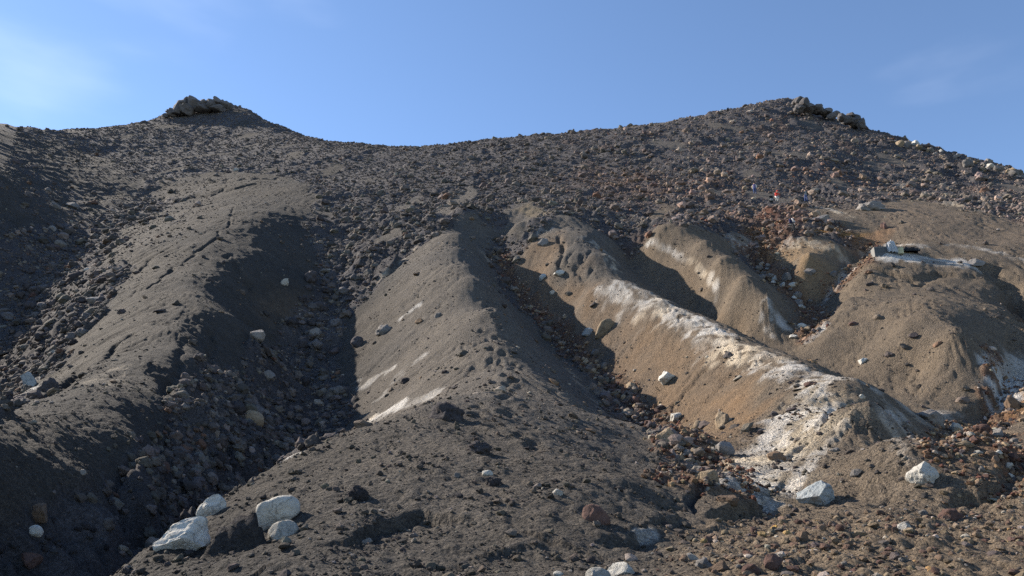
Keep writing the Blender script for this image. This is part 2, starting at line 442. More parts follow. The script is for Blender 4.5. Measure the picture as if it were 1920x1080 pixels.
# undercut edges of the broad right mound
scarp([(1795,772),(1835,750),(1862,705),(1885,660)], 0.8, 1.4, .25, -1, 59)
scarp([(1590,512),(1660,502),(1710,516),(1750,505),(1800,512)], 0.55, 1.2, .3, -1, 59)
scarp([(1470,560),(1500,535),(1560,528),(1590,500)], 0.5, 1.0, .3, -1, 59)
trench([(1862,500),(1900,548),(1925,600)], .9, 1.3, .4, 59)
# cracks and rills
for q, w, h in (([(1050,440),(1058,470),(1048,490),(1062,515)], .22, .55), ([(1075,470),(1060,500),(1045,510)], .2, .4), ([(1090,480),(1080,505),(1100,525),(1108,505)], .22, .5), ([(1110,470),(1095,490)], .2, .35),
                ([(240,628),(200,668),(130,705),(80,752)], .16, .40), ([(150,690),(110,735)], .2, .35), ([(445,390),(420,430),(385,462),(345,490),(300,520)], .13, .25), ([(250,500),(205,520),(180,560)], .22, .4), ([(290,480),(230,530),(170,560)], .16, .35), ([(330,500),(280,540),(230,560)], .12, .2),
                ([(735,470),(690,540),(650,600)], .22, .30), ([(1320,690),(1280,740),(1262,770)], .12, .22), ([(1560,770),(1500,830),(1470,860)], .10, .18), ([(1540,800),(1480,850)], .08, .14),
                ([(345,640),(330,700),(300,740)], .15, .25), ([(400,620),(395,680),(420,720)], .2, .35), ([(1705,520),(1720,535),(1735,520)], .3, .5), ([(460,600),(520,640)], .3, .4), ([(430,480),(480,560)], .3, .35),
                ([(270,372),(330,378),(400,362),(480,345)], .6, .9), ([(330,345),(420,338),(520,332)], .4, .45), ([(1900,555),(1930,585)], .8, 1.0), ([(1830,780),(1850,800)], .6, .8)):
    trench(q, w, h, .5, 58)
# footprints up the central ridge
_tp = on_slope([(918,548),(928,580),(945,640),(950,690),(952,730),(948,775),(960,810),(975,845)])
_seg = np.hypot(*np.diff(_tp, axis=0).T); _cum = np.concatenate([[0], np.cumsum(_seg)])
_fr = np.random.default_rng(3)
for k, dd in enumerate(np.arange(0.3, _cum[-1], 0.62)):
    fx_ = np.interp(dd, _cum, _tp[:, 0]) + _fr.normal(0, .28) + (0.16 if k % 2 else -0.16); fy_ = np.interp(dd, _cum, _tp[:, 1]) + _fr.normal(0, .1)
    jt = np.searchsorted(GT, [math.log(fy_ - 1 + Y0), math.log(fy_ + 1 + Y0)])
    sl = slice(max(jt[0], 0), jt[1] + 1)
    q = ((XG[sl] - fx_) / .16) ** 2 + ((YG[sl] - fy_) / .21) ** 2
    Z[sl] += -0.20 * np.exp(-q) + 0.04 * np.exp(-(np.sqrt(q) - 1.7) ** 2 * 2)
ZSMOOTH = ZG
ZG = Z

# ---------------------------------------------------------------- terrain: ground colours (materials of the ground; some weaker light put into the ash)
def col(r, g, b): return np.array([r, g, b])
def mixc(C, c, m): return C * (1 - m[..., None]) + np.asarray(c) * m[..., None]
n1 = perlin(XG / 9, YG / 9, 81); n2 = perlin(XG / 2.2, YG / 2.2, 82); n3 = perlin(XG / .5, YG / .5, 83); n4 = perlin(XG / .16, YG / .16, 84)
C = np.zeros(S.shape + (3,)) + col(.104, .090, .075)
C = mixc(C, (.080, .073, .066), sstep(-.2, .5, n1) * .7)
C *= (1 - .47 * sstep(-.10, -.22, S) - .24 * (1 - sstep(16, 26, YG)) * (1 - sstep(.1, .2, S)) * sstep(-.22, -.1, S))[..., None]  # darker left and near-lobe ash: its own tone, plus weaker light put into the colour
# browner earth on the right-hand ridges
C = mixc(C, (.130, .100, .070), RIGHT * (0.75 + .2 * n2))
C *= (1 + .16 * STREAK + .10 * n2 + .10 * n3 * fade(.5))[..., None]
# clinker
LC = np.zeros_like(C) + col(.085, .078, .078)
LC = mixc(LC, (.060, .056, .060), sstep(-.1, .5, n1) * .6)
LC = mixc(LC, (.105, .068, .052), sstep(.28, .6, perlin(XG / 6, YG / 9, 86)) * .6 * sstep(-.05, .12, S))
LC *= (1 + .22 * n2 + .25 * n3 * fade(.5))[..., None]
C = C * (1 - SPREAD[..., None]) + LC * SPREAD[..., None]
# stony fan
C = mixc(C, (.150, .115, .080), FANM * (.75 + .25 * n3))
C = mixc(C, (.125, .070, .045), np.clip(RUB, 0, 1) * .7)
def tint(pix, c, amt, soft=.02, seed=90):
    global C
    C = mixc(C, c, poly_mask(pix, soft, .02, seed) * amt * (.75 + .35 * n2 + .2 * n3))
# ochre and red earth
tint([(960,500),(1000,450),(1040,440),(1040,500),(1090,520),(1150,560),(1270,620),(1400,700),(1440,760),(1360,860),(1330,850),(1230,770),(1120,670),(1040,590),(970,540)], (.155, .103, .062), .8, .02, 90)
tint([(1330,740),(1400,720),(1440,770),(1390,850),(1340,820)], (.20, .12, .06), .3, .02, 91)
tint([(1520,712),(1570,735),(1585,780),(1545,820),(1500,875),(1475,935),(1385,905),(1400,860),(1450,800)], (.36, .305, .225), .8, .03, 103)
tint([(1180,480),(1215,450),(1290,520),(1370,580),(1440,650),(1380,630),(1290,560),(1240,530)], (.155, .110, .070), .7, .02, 92)
tint([(1455,470),(1500,445),(1560,455),(1590,480),(1580,500),(1540,540),(1500,520),(1470,500)], (.24, .165, .095), .8, .01, 93)
tint([(1430,400),(1480,385),(1500,410),(1480,430),(1430,430)], (.17, .070, .038), .8, .015, 94)
tint([(1525,430),(1570,428),(1605,440),(1590,446),(1545,440)], (.38, .19, .045), .9, .008, 95)
tint([(1600,440),(1660,430),(1670,450),(1630,470),(1590,465)], (.24, .135, .07), .8, .01, 96)
tint([(1400,440),(1440,430),(1460,470),(1430,500),(1410,480)], (.24, .13, .055), .6, .01, 97)
tint([(985,376),(1025,402),(1010,410),(985,395)], (.20, .15, .085), .7, .01, 98)
tint([(1100,330),(1200,330),(1260,360),(1230,385),(1120,360)], (.13, .072, .048), .45, .05, 99)
tint([(1865,700),(1890,690),(1920,740),(1920,790),(1880,790)], (.26, .135, .05), .6, .012, 100)
tint([(480,560),(560,540),(600,560),(560,610),(500,600)], (.12, .085, .055), .5, .02, 101)
tint([(1490,380),(1560,390),(1640,440),(1700,450),(1900,480),(2000,500),(2000,440),(1800,395),(1660,380)], (.150, .115, .085), .6, .02, 102)

# pale mineral crust
CR = np.zeros(S.shape); FD5 = fade(.5); FD2 = fade(.16)
def crust(pix, w, amt, thr=0.0, seed=110, aniso=True):
    global CR
    d, _ = stroke_dist(pix, w * 2.5)
    m = 1 - sstep(0.25 * w, 1.25 * w, d)
    nz = 1.0 * STREAK * aniso + .55 * NF[2] + .55 * NF[1] * FD5 + .3 * n4 * FD2
    CR = np.maximum(CR, amt * np.sqrt(m) * sstep(thr - .05, thr + .55, nz + (m - .62) * 1.0))
crust([(1095,445),(1130,470),(1150,500)], 1.1, .7, .1)
crust([(1015,435),(1030,430)], .8, .5, .1)
crust([(1150,535),(1190,555),(1240,570),(1300,605),(1370,645),(1430,670),(1500,700),(1540,715)], 1.5, .85, -.1)
crust([(1130,540),(1180,575),(1230,600)], 1.6, .5, .15)
crust([(1290,600),(1330,640),(1350,660)], 1.4, .75, .0)
crust([(1530,720),(1500,770),(1440,830),(1400,880),(1380,900)], 1.0, .85, -.15)
crust([(1560,740),(1530,800),(1470,860),(1430,890)], .7, .75, -.1)
crust([(1580,790),(1540,840),(1500,890),(1475,930)], .28, .8, -.3)
crust([(1215,455),(1260,470),(1310,500),(1340,530),(1345,560)], .40, .7, -.2)
crust([(1640,730),(1680,780),(1720,840)], .8, .55, .0)
crust([(1700,765),(1740,800)], .8, .5, .1)
crust([(1440,580),(1470,600),(1490,620)], 1.2, .7, .0)
crust([(1430,600),(1450,640)], .5, .6, .0)
crust([(1545,605),(1520,635)], .6, .8, -.3)
crust([(1380,440),(1400,450),(1370,450)], 1.6, .6, .0)
crust([(1480,455),(1540,460),(1575,480)], 2.0, .55, .1)
crust([(1660,478),(1700,480),(1760,492),(1800,495)], 1.5, .9, -.4, 110, False)
crust([(1625,480),(1660,462),(1730,462)], 1.2, .6, -.1, 110, False)
crust([(1790,460),(1850,468),(1920,490)], 1.0, .6, .0, 110, False)
crust([(1690,345),(1740,365),(1790,380),(1840,395)], 1.3, .55, .0)
crust([(1500,385),(1560,392),(1600,410)], 1.2, .5, .1)
crust([(1920,680),(1895,720),(1880,760)], 1.0, .95, -.4)
crust([(1840,680),(1875,695)], .5, .7, -.1)
crust([(1760,775),(1800,785)], .6, .7, -.1)
crust([(1600,505),(1560,540),(1540,570)], .9, .5, .1)
crust([(820,738),(770,755),(720,775),(690,790)], .7, .95, -.25)
crust([(730,695),(700,715),(665,720)], .7, .75, -.05)
crust([(790,570),(755,595)], .5, .7, .0)
crust([(790,670),(760,690),(720,740),(690,775)], .8, .45, .15)
crust([(830,430),(780,465),(720,515),(690,540)], .5, .5, .0)
crust([(640,330),(655,345)], 1.5, .3, .2)
crust([(60,690),(48,740)], .6, .7, -.2)
crust([(225,690),(190,720)], 1.2, .3, .2)
crust([(1060,690),(1100,730),(1140,780)], .9, .3, .2)
crust([(900,470),(930,510)], .8, .3, .1)
crust([(1190,420),(1170,400)], 2.0, .45, .1)
crust([(1200,1010),(1225,1000)], .16, .7, -.3)
crust([(580,838),(560,850)], .35, .6, -.1)
crust([(1840,305),(1900,325)], 4, .4, .1)
CR = np.clip(CR, 0, 1) * (.42 + .70 * sstep(-.45, .2, perlin(XG / 2.6, YG / 3.2, 87) + .35 * n3 * FD5 + .25 * STREAK))
CR = CR * (.56 + .34 * sstep(-.3, .5, n2 + .4 * n3 * FD5))
crc = np.zeros_like(C) + col(.50, .475, .435); crc = mixc(crc, (.55, .46, .34), sstep(-.1, .5, n1 + .5 * n2)); C = C * (1 - CR[..., None]) + crc * CR[..., None]
C = np.clip(C, .02, .8)

# ---------------------------------------------------------------- materials
def new_mat(name):
    m = bpy.data.materials.new(name); m.use_nodes = True
    nt = m.node_tree; nt.nodes.clear()
    out = nt.nodes.new('ShaderNodeOutputMaterial'); b = nt.nodes.new('ShaderNodeBsdfPrincipled')
    nt.links.new(b.outputs['BSDF'], out.inputs['Surface'])
    b.inputs['Roughness'].default_value = 0.95
    b.inputs['Specular IOR Level'].default_value = 0.15
    return m, nt, b
def N(nt, kind, **kw):
    n = nt.nodes.new(kind)
    for k, v in kw.items():
        if k in n.inputs: n.inputs[k].default_value = v
        else: setattr(n, k, v)
    return n

def ground_material():
    m, nt, b = new_mat('ash_and_clinker_ground')
    L = nt.links.new
    at = N(nt, 'ShaderNodeAttribute', attribute_name='ground'); tc = N(nt, 'ShaderNodeNewGeometry')
    rough = N(nt, 'ShaderNodeAttribute', attribute_name='coarse')
    hs = None
    # grain of the ash and grit: two sizes of speckle, coarser where the ground is stony
    v1 = N(nt, 'ShaderNodeTexNoise', Scale=9.0, Detail=6.0, Roughness=.75); v2 = N(nt, 'ShaderNodeTexVoronoi', Scale=11.0); v3 = N(nt, 'ShaderNodeTexVoronoi', Scale=30.0)
    nf = N(nt, 'ShaderNodeTexNoise', Scale=1.6, Detail=8.0, Roughness=.8)
    for v in (v1, v2, v3, nf): L(tc.outputs['Position'], v.inputs['Vector'])
    mr = N(nt, 'ShaderNodeMapRange'); mr.inputs['From Min'].default_value = .3; mr.inputs['From Max'].default_value = .7; mr.inputs['To Min'].default_value = .62; mr.inputs['To Max'].default_value = 1.4
    L(v1.outputs['Fac'], mr.inputs['Value'])
    mr2 = N(nt, 'ShaderNodeMapRange'); mr2.inputs['From Min'].default_value = .25; mr2.inputs['From Max'].default_value = .75; mr2.inputs['To Min'].default_value = .72; mr2.inputs['To Max'].default_value = 1.28
    L(nf.outputs['Fac'], mr2.inputs['Value'])
    # single grains with a shade of their own
    sep = N(nt, 'ShaderNodeSeparateColor'); L(v3.outputs['Color'], sep.inputs['Color'])
    mr3 = N(nt, 'ShaderNodeMapRange'); mr3.inputs['To Min'].default_value = .7; mr3.inputs['To Max'].default_value = 1.35
    L(sep.outputs['Red'], mr3.inputs['Value'])
    mu = N(nt, 'ShaderNodeMath', operation='MULTIPLY'); L(mr.outputs['Result'], mu.inputs[0]); L(mr2.outputs['Result'], mu.inputs[1])
    mu2 = N(nt, 'ShaderNodeMath', operation='MULTIPLY'); L(mu.outputs[0], mu2.inputs[0]); L(mr3.outputs['Result'], mu2.inputs[1])
    mx = N(nt, 'ShaderNodeVectorMath', operation='SCALE'); L(at.outputs['Color'], mx.inputs[0]); L(mu2.outputs[0], mx.inputs['Scale'])
    L(mx.outputs[0], b.inputs['Base Color'])
    # fine relief
    h1 = N(nt, 'ShaderNodeMath', operation='MULTIPLY_ADD'); L(v2.outputs['Distance'], h1.inputs[0]); h1.inputs[1].default_value = -.5; L(v1.outputs['Fac'], h1.inputs[2])
    h2 = N(nt, 'ShaderNodeMath', operation='MULTIPLY_ADD'); L(v3.outputs['Distance'], h2.inputs[0]); h2.inputs[1].default_value = -.25; L(h1.outputs[0], h2.inputs[2])
    h3 = N(nt, 'ShaderNodeMath', operation='MULTIPLY_ADD'); L(nf.outputs['Fac'], h3.inputs[0]); L(rough.outputs['Fac'], h3.inputs[1]); L(h2.outputs[0], h3.inputs[2])
    bp = N(nt, 'ShaderNodeBump'); bp.inputs['Strength'].default_value = 1.0; bp.inputs['Distance'].default_value = .11
    L(h3.outputs[0], bp.inputs['Height']); L(bp.outputs['Normal'], b.inputs['Normal'])
    return m
MAT_GROUND = ground_material()

def rock_material(name, c1, c2, bump=.5, scale=3.0, instanced=False, cracks=False):
    m, nt, b = new_mat(name); L = nt.links.new
    tc = N(nt, 'ShaderNodeTexCoord'); oi = N(nt, 'ShaderNodeObjectInfo')
    off = N(nt, 'ShaderNodeVectorMath', operation='ADD'); L(tc.outputs['Object'], off.inputs[0])
    sc = N(nt, 'ShaderNodeVectorMath', operation='SCALE'); sc.inputs['Scale'].default_value = 37.0
    L(oi.outputs['Location'], sc.inputs[0]); L(sc.outputs[0], off.inputs[1])
    n = N(nt, 'ShaderNodeTexNoise', Scale=scale, Detail=8.0, Roughness=.7); L(off.outputs[0], n.inputs['Vector'])
    n2 = N(nt, 'ShaderNodeTexNoise', Scale=scale * 5, Detail=5.0, Roughness=.7); L(off.outputs[0], n2.inputs['Vector'])
    rp = N(nt, 'ShaderNodeMapRange'); rp.inputs['From Min'].default_value = .35; rp.inputs['From Max'].default_value = .65; L(n.outputs['Fac'], rp.inputs['Value'])
    mx = N(nt, 'ShaderNodeMixRGB'); mx.inputs['Color1'].default_value = (*c1, 1); mx.inputs['Color2'].default_value = (*c2, 1); L(rp.outputs['Result'], mx.inputs['Fac'])
    src = mx.outputs['Color']
    if instanced:
        at = N(nt, 'ShaderNodeAttribute', attribute_name='tone', attribute_type='INSTANCER')
        m2 = N(nt, 'ShaderNodeVectorMath', operation='MULTIPLY'); L(src, m2.inputs[0]); L(at.outputs['Vector'], m2.inputs[1]); src = m2.outputs[0]
    else:
        vr = N(nt, 'ShaderNodeMapRange'); vr.inputs['To Min'].default_value = .75; vr.inputs['To Max'].default_value = 1.25; L(oi.outputs['Random'], vr.inputs['Value'])
        m2 = N(nt, 'ShaderNodeVectorMath', operation='SCALE'); L(src, m2.inputs[0]); L(vr.outputs['Result'], m2.inputs['Scale']); src = m2.outputs[0]
    v = N(nt, 'ShaderNodeMapRange'); v.inputs['To Min'].default_value = .75; v.inputs['To Max'].default_value = 1.25; L(n2.outputs['Fac'], v.inputs['Value'])
    m3 = N(nt, 'ShaderNodeVectorMath', operation='SCALE'); L(src, m3.inputs[0]); L(v.outputs['Result'], m3.inputs['Scale'])
    src = m3.outputs[0]; crk = None
    if cracks:                                            # hairline cracks, rusty stains and soil rubbed into the lower part
        vo = N(nt, 'ShaderNodeTexVoronoi', Scale=1.1, feature='DISTANCE_TO_EDGE'); wv = N(nt, 'ShaderNodeVectorMath', operation='MULTIPLY_ADD'); wv.inputs[1].default_value = (.5, .5, .5)
        L(n.outputs['Color'], wv.inputs[0]); L(off.outputs[0], wv.inputs[2]); L(wv.outputs[0], vo.inputs['Vector'])
        cm = N(nt, 'ShaderNodeMapRange'); cm.inputs['From Max'].default_value = .03; L(vo.outputs['Distance'], cm.inputs['Value']); crk = cm.outputs['Result']
        st_ = N(nt, 'ShaderNodeTexNoise', Scale=1.3, Detail=6.0, Roughness=.65); L(off.outputs[0], st_.inputs['Vector'])
        sp = N(nt, 'ShaderNodeSeparateXYZ'); L(tc.outputs['Object'], sp.inputs[0])
        sm = N(nt, 'ShaderNodeMath', operation='MULTIPLY_ADD'); L(sp.outputs['Z'], sm.inputs[0]); sm.inputs[1].default_value = -.22; L(st_.outputs['Fac'], sm.inputs[2])
        sr = N(nt, 'ShaderNodeMapRange'); sr.inputs['From Min'].default_value = .50; sr.inputs['From Max'].default_value = .78; sr.inputs['To Max'].default_value = .85; L(sm.outputs[0], sr.inputs['Value'])
        mm = N(nt, 'ShaderNodeMixRGB'); mm.inputs['Color2'].default_value = (.17, .125, .085, 1); L(sr.outputs['Result'], mm.inputs['Fac']); L(src, mm.inputs['Color1'])
        m5 = N(nt, 'ShaderNodeMixRGB', blend_type='MULTIPLY'); m5.inputs['Fac'].default_value = .55; L(mm.outputs['Color'], m5.inputs['Color1']); L(crk, m5.inputs['Color2']); src = m5.outputs['Color']
    L(src, b.inputs['Base Color'])
    ad = N(nt, 'ShaderNodeMath', operation='MULTIPLY_ADD'); L(n2.outputs['Fac'], ad.inputs[0]); ad.inputs[1].default_value = .5; L(n.outputs['Fac'], ad.inputs[2])
    bp = N(nt, 'ShaderNodeBump'); bp.inputs['Strength'].default_value = bump; bp.inputs['Distance'].default_value = .08
    L(ad.outputs[0], bp.inputs['Height']); L(bp.outputs['Normal'], b.inputs['Normal'])
    return m
MAT_WHITE = rock_material('pale_altered_rock', (.54, .515, .46), (.39, .37, .33), .8, 2.5, False, True)
MAT_BLUEGREY = rock_material('pale_blue_grey_rock', (.33, .355, .36), (.24, .26, .265), .8, 2.5, False, True)
MAT_LAVA2 = rock_material('weathered_clinker_rock', (.15, .14, .138), (.09, .083, .084), 1.0, 4)
MAT_GREY = rock_material('grey_rock', (.20, .185, .17), (.13, .12, .115), .6, 3)
MAT_LAVA = rock_material('dark_clinker_rock', (.085, .078, .082), (.052, .047, .050), 1.0, 4)
MAT_BROWN = rock_material('brown_rock', (.175, .122, .084), (.11, .078, .058), .6, 3)
MAT_RED = rock_material('dull_red_rock', (.135, .082, .066), (.085, .054, .047), .7, 3)
MAT_TAN = rock_material('tan_rock', (.32, .25, .17), (.21, .16, .11), .8, 3, False, True)
MAT_YELLOW = rock_material('yellow_ochre_rock', (.42, .27, .085), (.30, .18, .06), .5, 3)
MAT_STONE_I = rock_material('loose_stone', (1.0, .96, .92), (.66, .62, .60), .6, 3, True)

# ---------------------------------------------------------------- the terrain mesh
def build_terrain():
    me = bpy.data.meshes.new('terrain')
    co = np.stack([XG, YG, ZG], -1).reshape(-1, 3).astype(np.float32)
    idx = np.arange(NS * NT).reshape(NT, NS)
    q = np.stack([idx[:-1, :-1], idx[:-1, 1:], idx[1:, 1:], idx[1:, :-1]], -1).reshape(-1, 4)
    me.vertices.add(len(co)); me.vertices.foreach_set('co', co.ravel())
    me.loops.add(q.size); me.loops.foreach_set('vertex_index', q.ravel().astype(np.int32))
    me.polygons.add(len(q)); me.polygons.foreach_set('loop_start', np.arange(0, q.size, 4, dtype=np.int32))
    me.polygons.foreach_set('use_smooth', np.ones(len(q), bool))
    me.update(calc_edges=True)
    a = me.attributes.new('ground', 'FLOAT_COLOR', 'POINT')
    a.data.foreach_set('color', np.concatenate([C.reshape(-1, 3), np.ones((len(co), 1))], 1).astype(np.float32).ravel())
    a = me.attributes.new('coarse', 'FLOAT', 'POINT')
    a.data.foreach_set('value', (0.6 + 3.0 * SPREAD + 1.2 * np.clip(RUB, 0, 1)).astype(np.float32).ravel())
    me.materials.append(MAT_GROUND)
    ob = bpy.data.objects.new('terrain', me); ob['kind'] = 'structure'; ob['label'] = 'bare volcanic slope of ash ridges, gullies and clinker'
    COL.objects.link(ob)
    return ob
TERRAIN = build_terrain()

# ---------------------------------------------------------------- rocks: shapes
import bmesh
from mathutils import noise as mnoise
def ico(sub):
    bm = bmesh.new(); bmesh.ops.create_icosphere(bm, subdivisions=sub, radius=1.0)
    v = np.array([x.co[:] for x in bm.verts]); f = np.array([[q.index for q in p.verts] for p in bm.faces]); bm.free()
    return v, f
ICO = {k: ico(k) for k in (1, 2, 3, 4)}
def rock_mesh(name, kind, sub, seed, mat, stretch=(1, 1, 1)):
    rg = np.random.default_rng(seed)
    v, f = ICO[sub]; v = v.copy()
    off = rg.uniform(-50, 50, 3)
    if kind in ('block', 'smooth', 'slab'):
        n = {'block': 16, 'slab': 12, 'smooth': 13}[kind]
        for k in range(n):
            d = rg.normal(size=3); d /= np.linalg.norm(d)
            h = rg.uniform(.50, .80) if kind != 'smooth' else rg.uniform(.55, .86)
            v -= np.maximum(0, v @ d - h)[:, None] * d * (1.0 if kind != 'smooth' else .8)
        amp = .13 if kind != 'smooth' else .08
        disp = np.array([mnoise.fractal(Vector(p * 2.2 + off), .9, 2.1, 4) for p in v])
        v *= (1 + amp * disp)[:, None]
    else:                                                     # knobbly clinker
        a = np.array([mnoise.noise(Vector(p * 1.3 + off)) for p in v]); b = np.array([abs(mnoise.noise(Vector(p * 3.2 + off))) for p in v]); c = np.array([mnoise.noise(Vector(p * 7 + off)) for p in v])
        v *= (1 + .45 * a - .55 * (b - .2) * (b < .5) + .14 * c)[:, None]
        # lumps with dark clefts between
        w = np.array([mnoise.voronoi(Vector(p * 1.7 + off))[0] for p in v]); v *= (1.0 + .38 * np.clip(.55 - w[:, 0], -.3, .5))[:, None]
    v *= np.array(stretch)
    lo = v.min(0); hi = v.max(0)
    v = (v - (lo + hi) / 2) / (hi - lo) * 2
    me = bpy.data.meshes.new(name)
    me.from_pydata(v.tolist(), [], f.tolist())
    me.polygons.foreach_set('use_smooth', np.full(len(f), kind in ('smooth',) or (kind == 'clinker' and sub > 2), bool))
    if mat: me.materials.append(mat)
    me.update()
    return me

def ground(x, y):
    return height(np.atleast_1d(np.asarray(x, float)), np.atleast_1d(np.asarray(y, float)))
def slope_normal(x, y, e=.4):
    e = e * np.maximum(1, np.asarray(y) / 40)
    dzx = (ground(x + e, y) - ground(x - e, y)) / (2 * e); dzy = (ground(x, y + e) - ground(x, y - e)) / (2 * e)
    n = np.stack([-dzx, -dzy, np.ones_like(dzx)], -1)
    return n / np.linalg.norm(n, axis=-1, keepdims=True)

# ---------------------------------------------------------------- loose stones that nobody could count
PROTO = bpy.data.collections.new('stone_shapes')          # not linked to the scene: only shapes for the scatter
NPRO = 0
for k in range(6):
    PROTO.objects.link(bpy.data.objects.new('shape_a%02d' % k, rock_mesh('stone_shape', 'block', 2, 100 + k, MAT_STONE_I)))
for k in range(8):
    PROTO.objects.link(bpy.data.objects.new('shape_b%02d' % k, rock_mesh('clinker_shape', 'clinker', 3 if k < 4 else 2, 200 + k, MAT_STONE_I)))

def scatter_tree():
    t = bpy.data.node_groups.new('stone_scatter', 'GeometryNodeTree')
    t.interface.new_socket('Geometry', in_out='INPUT', socket_type='NodeSocketGeometry'); t.interface.new_socket('Geometry', in_out='OUTPUT', socket_type='NodeSocketGeometry')
    gi = t.nodes.new('NodeGroupInput'); go = t.nodes.new('NodeGroupOutput')
    ip = t.nodes.new('GeometryNodeInstanceOnPoints'); ci = t.nodes.new('GeometryNodeCollectionInfo')
    ci.inputs['Collection'].default_value = PROTO; ci.inputs['Separate Children'].default_value = True; ci.inputs['Reset Children'].default_value = True
    def attr(nm, ty):
        a = t.nodes.new('GeometryNodeInputNamedAttribute'); a.data_type = ty; a.inputs['Name'].default_value = nm; return a.outputs['Attribute']
    er = t.nodes.new('FunctionNodeEulerToRotation')
    l = t.links.new
    l(gi.outputs[0], ip.inputs['Points']); l(ci.outputs[0], ip.inputs['Instance']); ip.inputs['Pick Instance'].default_value = True
    l(attr('pick', 'INT'), ip.inputs['Instance Index']); l(attr('rot', 'FLOAT_VECTOR'), er.inputs[0]); l(er.outputs[0], ip.inputs['Rotation']); l(attr('scl', 'FLOAT_VECTOR'), ip.inputs['Scale'])
    l(ip.outputs[0], go.inputs[0])
    return t
SCATTER = scatter_tree()
def stuff(name, label, cat, x, y, size, tone, picks, flat=(.45, .8), sink=.25, seed=0):
    rg = np.random.default_rng(seed); n = len(x)
    z = ground(x, y)
    sq = rg.uniform(flat[0], flat[1], n)
    scl = np.stack([size * rg.uniform(.8, 1.25, n), size * rg.uniform(.7, 1.1, n), size * sq], 1) * .5
    nm = slope_normal(x, y)
    rot = np.stack([-nm[:, 1] * .9 + rg.normal(0, .2, n), nm[:, 0] * .9 + rg.normal(0, .2, n), rg.uniform(0, 6.28, n) * 0 + rg.normal(0, .5, n)], 1)
    me = bpy.data.meshes.new(name)
    me.vertices.add(n); me.vertices.foreach_set('co', np.stack([x, y, z + scl[:, 2] * (1 - 2 * sink)], 1).astype(np.float32).ravel())
    for nm_, ty, arr in (('rot', 'FLOAT_VECTOR', rot), ('scl', 'FLOAT_VECTOR', scl), ('tone', 'FLOAT_VECTOR', tone)):
        a = me.attributes.new(nm_, ty, 'POINT'); a.data.foreach_set('vector', arr.astype(np.float32).ravel())
    a = me.attributes.new('pick', 'INT', 'POINT'); a.data.foreach_set('value', rg.choice(picks, n).astype(np.int32))
    ob = bpy.data.objects.new(name, me); COL.objects.link(ob)
    ob['kind'] = 'stuff'; ob['label'] = label; ob['category'] = cat
    md = ob.modifiers.new('scatter', 'NODES'); md.node_group = SCATTER
    return ob
FLAT = lambda A: A.ravel()
_uG, _vG = project(FLAT(XG), FLAT(YG), FLAT(ZG))
_view = (_uG > -60) & (_uG < 1980) & (_vG > 150) & (_vG < 1110) & (FLAT(YG) > 6.5) & (FLAT(YG) < 268)
def sample(weight, n, seed):
    rg = np.random.default_rng(seed)
    w = np.clip(FLAT(weight), 0, None) * _view
    cs = np.cumsum(w); i = np.searchsorted(cs, rg.uniform(0, cs[-1], n))
    i = np.clip(i, 0, len(w) - 1)
    y = FLAT(YG)[i]; d = y + Y0
    return FLAT(XG)[i] + rg.normal(0, .0016, n) * d, y + rg.normal(0, .003, n) * d, rg, i
def palette(rg, n, cols, p, var=.25):
    cols = np.array(cols); k = rg.choice(len(cols), n, p=np.array(p) / sum(p))
    return cols[k] * rg.uniform(1 - var, 1 + var, (n, 1)) * rg.uniform(.95, 1.05, (n, 3))
BLK = list(range(0, 6)); CLK = list(range(6, 14)); CLKS = list(range(10, 14))
GREYS = [(.106, .101, .099), (.080, .076, .077), (.140, .132, .126), (.125, .085, .068), (.24, .22, .20)]

x, y, rg, i = sample(SPREAD * sstep(14, 24, YG) * (1 - .0 * S), 66000, 1)
sz = np.clip(.17 * rg.pareto(2.3, len(x)) + .15, .14, 1.4) * (.85 + .3 * sstep(30, 110, y)) * (1 - .3 * sstep(-.05, -.2, x / (y + Y0)) * sstep(110, 150, y))
sz = np.minimum(np.maximum(sz, .0023 * y), .013 * y + .12)
PEOPLE = on_slope([(1488,436),(1512,379),(1457,379),(1416,365),(1446,379),(1662,474),(1687,476)])
_keep = np.ones(len(x), bool)
for _p in PEOPLE:
    _keep &= ~((np.abs(x - _p[0]) < 1.3) & (y < _p[1] + .9) & (y > _p[1] - 3.5))
x, y, sz = x[_keep], y[_keep], sz[_keep]
rightw = sstep(.0, .25, x / (y + Y0))
tone = palette(rg, len(x), GREYS, (.42, .30, .2, .03, .03), .3) * (1.1 + .5 * rightw)[:, None]  # right-hand clinker toned lighter: stronger sunlight on that side put into the colour
tone = tone * np.stack([1 + .06 * rightw, np.ones_like(rightw), 1 - .04 * rightw], 1)
_rust = np.zeros(len(x))
for _p, _r in zip(on_slope([(1150,340),(1230,362),(1430,402),(1480,396),(1330,350),(1560,330)]), (10, 9, 8, 6, 9, 8)):
    _rust = np.maximum(_rust, np.exp(-((x - _p[0]) ** 2 + (y - _p[1]) ** 2) / _r ** 2) * rg.uniform(.4, 1, len(x)))
tone = tone * (1 + _rust[:, None] * np.array([.28, .0, -.16])) * np.array([1.05, 1.0, .95])
stuff('clinker_scree', 'dark rough clinker blocks covering the upper slope and gullies', 'scree', x, y, sz, tone, CLK, (.5, .95), .3, 1)

